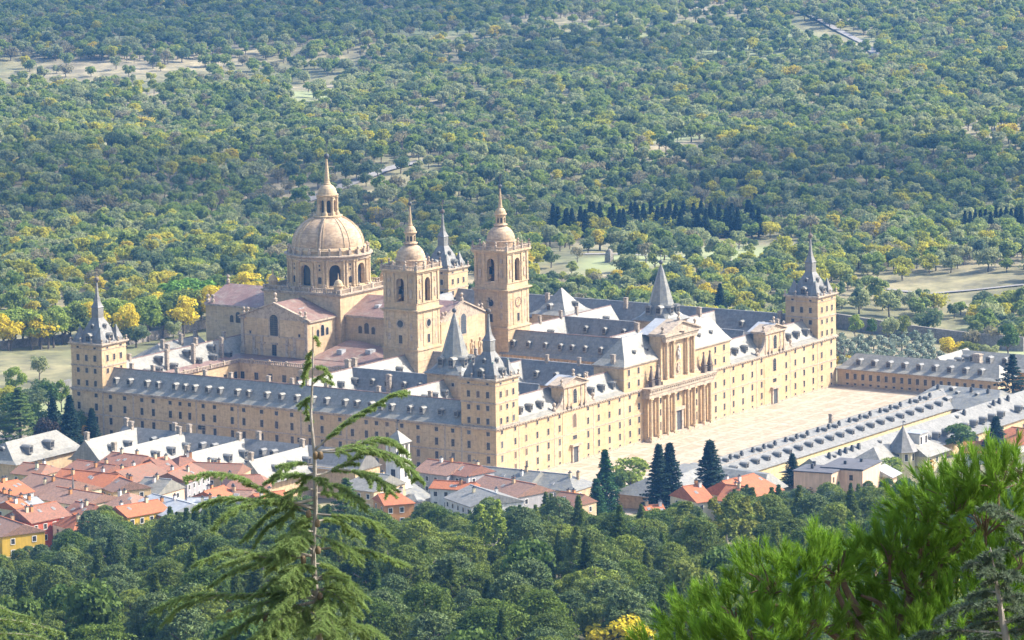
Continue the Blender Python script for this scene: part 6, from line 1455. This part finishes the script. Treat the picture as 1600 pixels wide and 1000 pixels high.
B_ = [
 BRp(CD, (491, 704), (515, 682), (548, 655), (580, 637), (612, 618), (628, 614), dep=-.3),
 BRp(CD, (490, 600), (500, 590), (520, 600), dep=-.2), BRp(CD, (489, 565), (480, 572), (474, 600), dep=.2), BRp(CD, (489, 575), (505, 575), (517, 590), dep=-.1), BRp(CD, (488, 545), (482, 560), (476, 585), dep=.2), BRp(CD, (489, 620), (478, 628), (482, 655), dep=.3), BRp(CD, (489, 530), (494, 528), (498, 540), dep=0.),
 BRp(CD, (492, 705), (530, 706), (570, 700), (610, 712), (645, 738), (652, 748), dep=-.6), BRp(CD, (492, 705), (540, 700), (585, 686), (615, 690), (632, 706), dep=.5),
 BRp(CD, (494, 743), (520, 735), (545, 722), (575, 704), (610, 710), (640, 722), dep=.7), BRp(CD, (530, 733), (560, 738), (585, 748), (600, 757), (612, 770), dep=-.7),
 BRp(CD, (492, 726), (465, 724), (445, 728), (433, 742), dep=-.4), BRp(CD, (492, 742), (462, 742), (438, 742), (420, 752), dep=.5),
 BRp(CD, (490, 795), (450, 782), (410, 765), (375, 746), (330, 740), (290, 748), dep=-.7), BRp(CD, (445, 781), (400, 782), (350, 778), (310, 790), dep=.6),
 BRp(CD, (492, 765), (470, 764), (445, 778), (420, 782), dep=-.5), BRp(CD, (494, 755), (530, 760), (548, 772), (572, 798), dep=-.6), BRp(CD, (494, 770), (520, 772), (545, 775), dep=.5),
 BRp(CD, (490, 790), (455, 790), (425, 800), (400, 822), (385, 840), dep=.4), BRp(CD, (490, 780), (460, 786), (425, 784), (385, 790), (360, 800), (330, 828), dep=-.9),
 BRp(CD, (494, 803), (530, 806), (565, 810), (590, 822), (610, 840), dep=-.3), BRp(CD, (490, 805), (462, 795), (450, 806), (420, 822), (402, 845), dep=.3), BRp(CD, (492, 815), (520, 812), (545, 825), (560, 838), dep=.8),
 BRp(CD, (490, 830), (470, 832), (445, 845), (430, 865), dep=-.8), BRp(CD, (492, 835), (520, 848), (545, 860), (560, 880), dep=-.6), BRp(CD, (490, 845), (460, 850), (440, 870), (425, 890), dep=.8),
 BRp(CD, (490, 868), (460, 868), (420, 872), (380, 862), (345, 866), (312, 880), dep=-.9), BRp(CD, (490, 866), (450, 874), (405, 880), (365, 892), (330, 915), dep=.4), BRp(CD, (492, 858), (535, 856), (570, 860), (605, 872), (632, 884), dep=-.4), BRp(CD, (490, 870), (450, 862), (400, 868), (350, 882), dep=.9),
 BRp(CD, (492, 880), (515, 885), (535, 900), dep=.5), BRp(CD, (490, 888), (460, 895), (430, 905), (410, 925), dep=-.5),
 BRp(CD, (496, 906), (520, 902), (545, 912), (568, 932), dep=-.6), BRp(CD, (496, 905), (470, 908), (440, 918), dep=-1.),
 BRp(CD, (494, 925), (440, 925), (390, 930), (340, 930), (290, 932), (240, 955), dep=-.7), BRp(CD, (350, 931), (310, 938), (280, 950), (262, 968), dep=.2), BRp(CD, (494, 935), (440, 935), (390, 950), (350, 965), dep=-1.),
 BRp(CD, (496, 920), (525, 930), (545, 955), (548, 985), dep=-.9), BRp(CD, (494, 940), (450, 950), (400, 965), (360, 990), (325, 1010), dep=-.8), BRp(CD, (496, 950), (470, 955), (440, 975), (400, 1005), dep=-1.2), BRp(CD, (496, 935), (505, 945), (520, 975), (528, 1005), dep=-1.2),
 BRp(CD, (498, 970), (450, 975), (420, 995), (380, 1030), dep=-1.), BRp(CD, (498, 965), (480, 980), (460, 1010), dep=-1.3), BRp(CD, (498, 985), (520, 990), (545, 1010), dep=-1.), BRp(CD, (498, 1000), (440, 1010), (380, 1020), (330, 1040), dep=-.6), BRp(CD, (498, 1005), (540, 1015), (590, 1040), dep=-.6),
 BRp(CD, (494, 900), (480, 915), (455, 935), (430, 960), dep=-1.3), BRp(CD, (496, 930), (512, 950), (500, 985), dep=-1.4), BRp(CD, (494, 945), (470, 965), (440, 990), (420, 1020), dep=-1.4),
]
for i in range(20):     # shorter boughs all round the stem, longer towards the foot
    t = g3.uniform(0.1, 1)**.6; py = 640+t*360; px = lerp([600, 650, 705, 740, 800, 860, 930, 1000], [488, 486, 491, 492, 493, 489, 494, 499], py); sg = g3.choice([-1, 1]); ln_ = (8+t**1.8*125)*g3.uniform(.45, 1.)
    B_.append(BRp(CD, (px, py), (px+sg*ln_*.35, py-6-ln_*.05), (px+sg*ln_*.7, py-2), (px+sg*ln_, py+10+ln_*.14), dep=float(g3.uniform(-1.3, 1.1))))
print('cedar', cedar_like(CT, base, tp, .095, .008, B_, M['cedar_leaf'], tuft=.05, step=.013, twig=.34, droop=.16, cnt=16))
for x, y in ((493, 712), (501, 712), (482, 803), (496, 818), (449, 864), (497, 860), (474, 875), (456, 914), (470, 919), (425, 942), (410, 923), (358, 958), (415, 968), (433, 967), (448, 978), (518, 950), (500, 932)):
    c = atd(x, y, CD-.35); k_ = MB(); k_.lathe(0, 0, [(.012, -.055), (.034, -.045), (.042, -.01), (.038, .03), (.022, .055), (.006, .062)], 10)
    k_.build('cone', M['cone'], CT, loc=tuple(c-base), smooth=True)
# branches of a neighbour reaching in at the lower left corner
b2 = atd(-60, 1130, 58.); b2[2] = ground_z(b2[0], b2[1]); C2 = thing('cedar', 'cedar of which only drooping tips reach into the lower left corner', 'cedar', tuple(b2))
tp2 = np.vstack([b2, spline([atd(-60, 1200, 58.), atd(-55, 1000, 58.), atd(-50, 900, 58.)], 12)])
cedar_like(C2, b2, tp2, .2, .03, [BRp(58., (-50, 950), (-10, 945), (20, 958), (48, 965), dep=-.3), BRp(58., (-50, 975), (0, 968), (50, 975), (100, 990), dep=.3), BRp(58., (-50, 1000), (0, 990), (60, 995), (90, 1010), dep=.1)], M['cedar_leaf'], tuft=.05, step=.02, twig=.28, cnt=11)
# slim bluish cedar at the lower right
SD = 24.; b3 = atd(1580, 1120, SD); b3[2] = ground_z(b3[0], b3[1]); C3 = thing('young_cedar', 'slim bluish young cedar leader in front of the bright pine at lower right', 'cedar', tuple(b3))
tp3 = np.vstack([b3, spline([atd(x, y, SD) for x, y in ((1590, 1300), (1575, 1030), (1566, 970), (1560, 930), (1553, 890), (1547, 855))], 20)])
B3 = [BRp(SD, (1553, 895), (1530, 880), (1512, 883), dep=-.1), BRp(SD, (1555, 905), (1580, 895), (1600, 905), dep=.1), BRp(SD, (1558, 925), (1535, 925), (1515, 932), dep=.1), BRp(SD, (1562, 948), (1520, 945), (1490, 955), (1465, 970), dep=-.15), BRp(SD, (1562, 940), (1590, 930), (1620, 940), dep=-.1), BRp(SD, (1566, 970), (1530, 975), (1510, 985), dep=.1), BRp(SD, (1568, 975), (1600, 965), (1630, 975), dep=-.1), BRp(SD, (1570, 990), (1500, 985), (1450, 990), (1440, 992), dep=-.1), BRp(SD, (1547, 860), (1538, 868), (1532, 872), dep=0.), BRp(SD, (1549, 870), (1560, 862), (1572, 858), dep=.05),
      BRp(SD, (1640, 850), (1600, 818), (1560, 795), (1540, 792), dep=-.1), BRp(SD, (1640, 870), (1600, 850), (1575, 828), dep=.1)]
for i in range(16):
    py = 870+i*8.5; px = lerp([855, 890, 930, 1000], [1547, 1553, 1560, 1571], py); sg = (-1)**i; ln_ = (12+(py-860)*.35)*g3.uniform(.5, 1)
    B3.append(BRp(SD, (px, py), (px+sg*ln_*.5, py-6), (px+sg*ln_, py+2), dep=float(g3.uniform(-.2, .2))))
cedar_like(C3, b3, tp3, .03, .003, B3, M['cedar_blue'], tuft=.034, step=.007, twig=.17, droop=.4, cnt=10)
# bright long-needled pine filling the lower right corner
PD = 27.; b4 = atd(1480, 1500, PD); b4[2] = ground_z(b4[0], b4[1]); P4 = thing('pine_tree', 'near bright green long-needled pine filling the lower right corner', 'pine', tuple(b4))
lobes = [ # px, py, radius px, depth offset
 (1035, 1015, 45, .3), (1090, 975, 50, .3), (1150, 950, 60, .1), (1205, 905, 60, 0.), (1270, 890, 62, .0), (1310, 880, 50, .2), (1180, 1000, 70, -.2), (1250, 985, 75, -.1), (1120, 1020, 60, -.1), (1360, 900, 55, .5), (1330, 965, 60, .5),
 (1390, 860, 55, .1), (1420, 900, 60, .2), (1400, 960, 70, .3), (1450, 800, 60, .1), (1440, 850, 60, .2), (1500, 775, 66, 0.), (1560, 750, 60, -.1), (1610, 740, 66, 0), (1540, 810, 70, .1), (1600, 810, 60, .3), (1480, 880, 60, .3), (1540, 900, 70, .2), (1600, 880, 60, .2), (1490, 960, 75, .1), (1560, 980, 80, 0), (1620, 960, 70, .1), (1430, 1010, 70, -.1), (1340, 1020, 50, .2), (1610, 1020, 70, -.1), (1500, 1030, 80, -.2)]
SP_, SDr = [], []; mb = MB(); hub = atd(1340, 1060, PD+.2)-b4
for px, py, rp, dp_ in lobes:
    c = atd(px, py, PD+dp_); r = rp*PD/FPX; n = int(32*(rp/60)**2)
    d = g3.normal(0, 1, (n*2, 3)); d /= np.linalg.norm(d, axis=1)[:, None]; d = d[d[:, 2] > -.25][:n]
    rad = r*g3.uniform(.55, 1.02, (len(d), 1)); p = c+d*rad*np.array([1, 1, .8])-np.array([0, 0, .05]); ax = d*1.+np.array([0, 0, .75]); ax /= np.linalg.norm(ax, axis=1)[:, None]
    SP_.append(p); SDr.append(ax)
    cc = c-b4; tube(mb, spline([cc+np.array([0, 0, -r*.9]), cc+np.array([0, 0, -r*.3]), cc], 5), .011, .006, 5)
    for q in p[::4]: tube(mb, [cc+np.array([0, 0, -r*.4]), (cc+q-b4)/2-np.array([0, 0, .02]), q-b4], .006, .003, 4)
for A_ in ([(1300, 900), (1320, 950), (1350, 990), (1380, 1060)], [(1280, 900), (1310, 930), (1340, 1000), (1380, 1060)], [(1500, 860), (1450, 900), (1410, 960), (1380, 1060)], [(1560, 800), (1500, 850), (1460, 900), (1420, 1060)], [(1180, 930), (1240, 960), (1300, 990), (1380, 1060)], [(1600, 880), (1540, 930), (1480, 980), (1420, 1060)], [(1320, 860), (1318, 910), (1345, 960)], [(1345, 930), (1380, 950), (1370, 1000)], [(1400, 880), (1420, 930), (1400, 980)]):
    tube(mb, spline([atd(x, y, PD+.15)-b4 for x, y in A_], 12), .009, .03, 6)
tr4 = MB(); tube(tr4, [np.zeros(3), (atd(1400, 1200, PD)-b4)*.6, atd(1400, 1200, PD)-b4, atd(1400, 1050, PD+.2)-b4], .22, .05, 8); tr4.build('trunk', M['bark'], P4)
M['twig'] = mat_var('reddish_twig', (.13, .075, .05), (.20, .13, .09), 12.)
mb.build('branch', M['twig'], P4)
SP_ = np.vstack(SP_)-b4; SDr = np.vstack(SDr)
V_, F_ = [], []; off = 0
for k in np.linspace(0, .14, 8):      # needles leave the shoot all along it
    v, f = needles(SP_+SDr*k, SDr, .10*(1-k*1.5), .0058, 10, .6); V_.append(v); F_.append(f+off); off += len(v)
me = np_mesh('foliage', np.vstack(V_), np.vstack(F_), [M['pine_leaf']]); o = bpy.data.objects.new('foliage', me); COL.objects.link(o); o.parent = P4
print('shoots', len(SP_), off)
# ================================================================== AIR
hz = MB(); hz.box(-1500, 5100, -1100, 4900, -40, 330, bot=True); ho = hz.build('haze', None, kind='stuff')
hm = bpy.data.materials.new('haze'); hm.use_nodes = True; n = hm.node_tree; n.nodes.clear(); pv_ = n.nodes.new('ShaderNodeVolumePrincipled'); oo = n.nodes.new('ShaderNodeOutputMaterial'); n.links.new(pv_.outputs[0], oo.inputs['Volume'])
pv_.inputs['Color'].default_value = (.16, .46, 1., 1); pv_.inputs['Density'].default_value = .000062; pv_.inputs['Anisotropy'].default_value = .2
ho.data.materials.clear(); ho.data.materials.append(hm); ho['label'] = 'thin blue haze over the plain'; ho['category'] = 'haze'

# clouds drifting high above the plain; their shadows lie on the wood
cm_ = bpy.data.materials.new('cloud'); cm_.use_nodes = True; n = cm_.node_tree; n.nodes.clear()
tc = n.nodes.new('ShaderNodeTexCoord'); nz_ = noise(n, 4., 5, .65, vec=tc.outputs['Generated']); sb = N(n, 'ShaderNodeVectorMath', operation='SUBTRACT'); sb.inputs[1].default_value = (.5, .5, .5); n.links.new(tc.outputs['Generated'], sb.inputs[0])
ml = N(n, 'ShaderNodeVectorMath', operation='MULTIPLY'); ml.inputs[1].default_value = (2, 2, 0); n.links.new(sb.outputs[0], ml.inputs[0]); ln = N(n, 'ShaderNodeVectorMath', operation='LENGTH'); n.links.new(ml.outputs[0], ln.inputs[0])
ad = N(n, 'ShaderNodeMath', operation='MULTIPLY_ADD'); n.links.new(nz_.outputs[0], ad.inputs[0]); ad.inputs[1].default_value = -1.3; n.links.new(ln.outputs[1], ad.inputs[2])
rp_ = ramp(n, [(0., (.5,)*3), (.5, (1., 1., 1.))]); n.links.new(ad.outputs[0], rp_.inputs[0])
df = n.nodes.new('ShaderNodeBsdfTranslucent'); df.inputs[0].default_value = (.8, .8, .8, 1); tp_ = n.nodes.new('ShaderNodeBsdfTransparent'); mx = n.nodes.new('ShaderNodeMixShader'); oo = n.nodes.new('ShaderNodeOutputMaterial')
n.links.new(rp_.outputs[0], mx.inputs[0]); n.links.new(df.outputs[0], mx.inputs[1]); n.links.new(tp_.outputs[0], mx.inputs[2]); n.links.new(mx.outputs[0], oo.inputs[0])
CLD = [((330, 15), 560, 55, 'broad flat cloud casting its shade on the far left of the plain'), ((230, 285), 380, 45, 'cloud shading the wood behind the dome'), ((1330, 265), 280, 42, 'cloud shading the wood above the right corner tower'), ((900, 75), 240, 22, 'narrow cloud over the far meadows'), ((700, 330), 260, 40, 'small cloud over the middle of the wood')]
sdv = np.array(sun_dir)
for (cpx, rx_, ry_, lb) in CLD:
    gp = at(cpx[0], cpx[1], 0); dist = np.linalg.norm(gp-CAM); HC = 900.; P0 = gp+sdv*HC/sdv[2]
    ax_ = rx_*dist/FPX; ay_ = ry_*dist/FPX/(CAM[2]/dist)
    ph = g3.uniform(0, 6.28, 4); rg = []
    for rr_, zz in ((1., 0.), (.85, 25.), (.6, 42.), (.3, 52.), (.02, 55.)):
        rg.append([((ax_*rr_*math.cos(t)*(1+.14*math.sin(3*t+ph[0])+.1*math.sin(5*t+ph[1])+.06*math.sin(9*t+ph[2]))), (ay_*rr_*math.sin(t)*(1+.14*math.sin(2*t+ph[3])+.1*math.sin(7*t+ph[0]))), zz) for t in np.linspace(0, 2*math.pi, 48, endpoint=False)])
    rg = [[(x*.96, y*.96, -6.) for x, y, z in rg[0]]]+rg
    k_ = MB(); k_.rings(rg); k_.poly(rg[0][::-1]); o = k_.build('cloud', cm_, loc=tuple(P0), smooth=True); o.rotation_euler = (0, 0, YAW-math.pi/2); tag(o, lb, 'cloud')
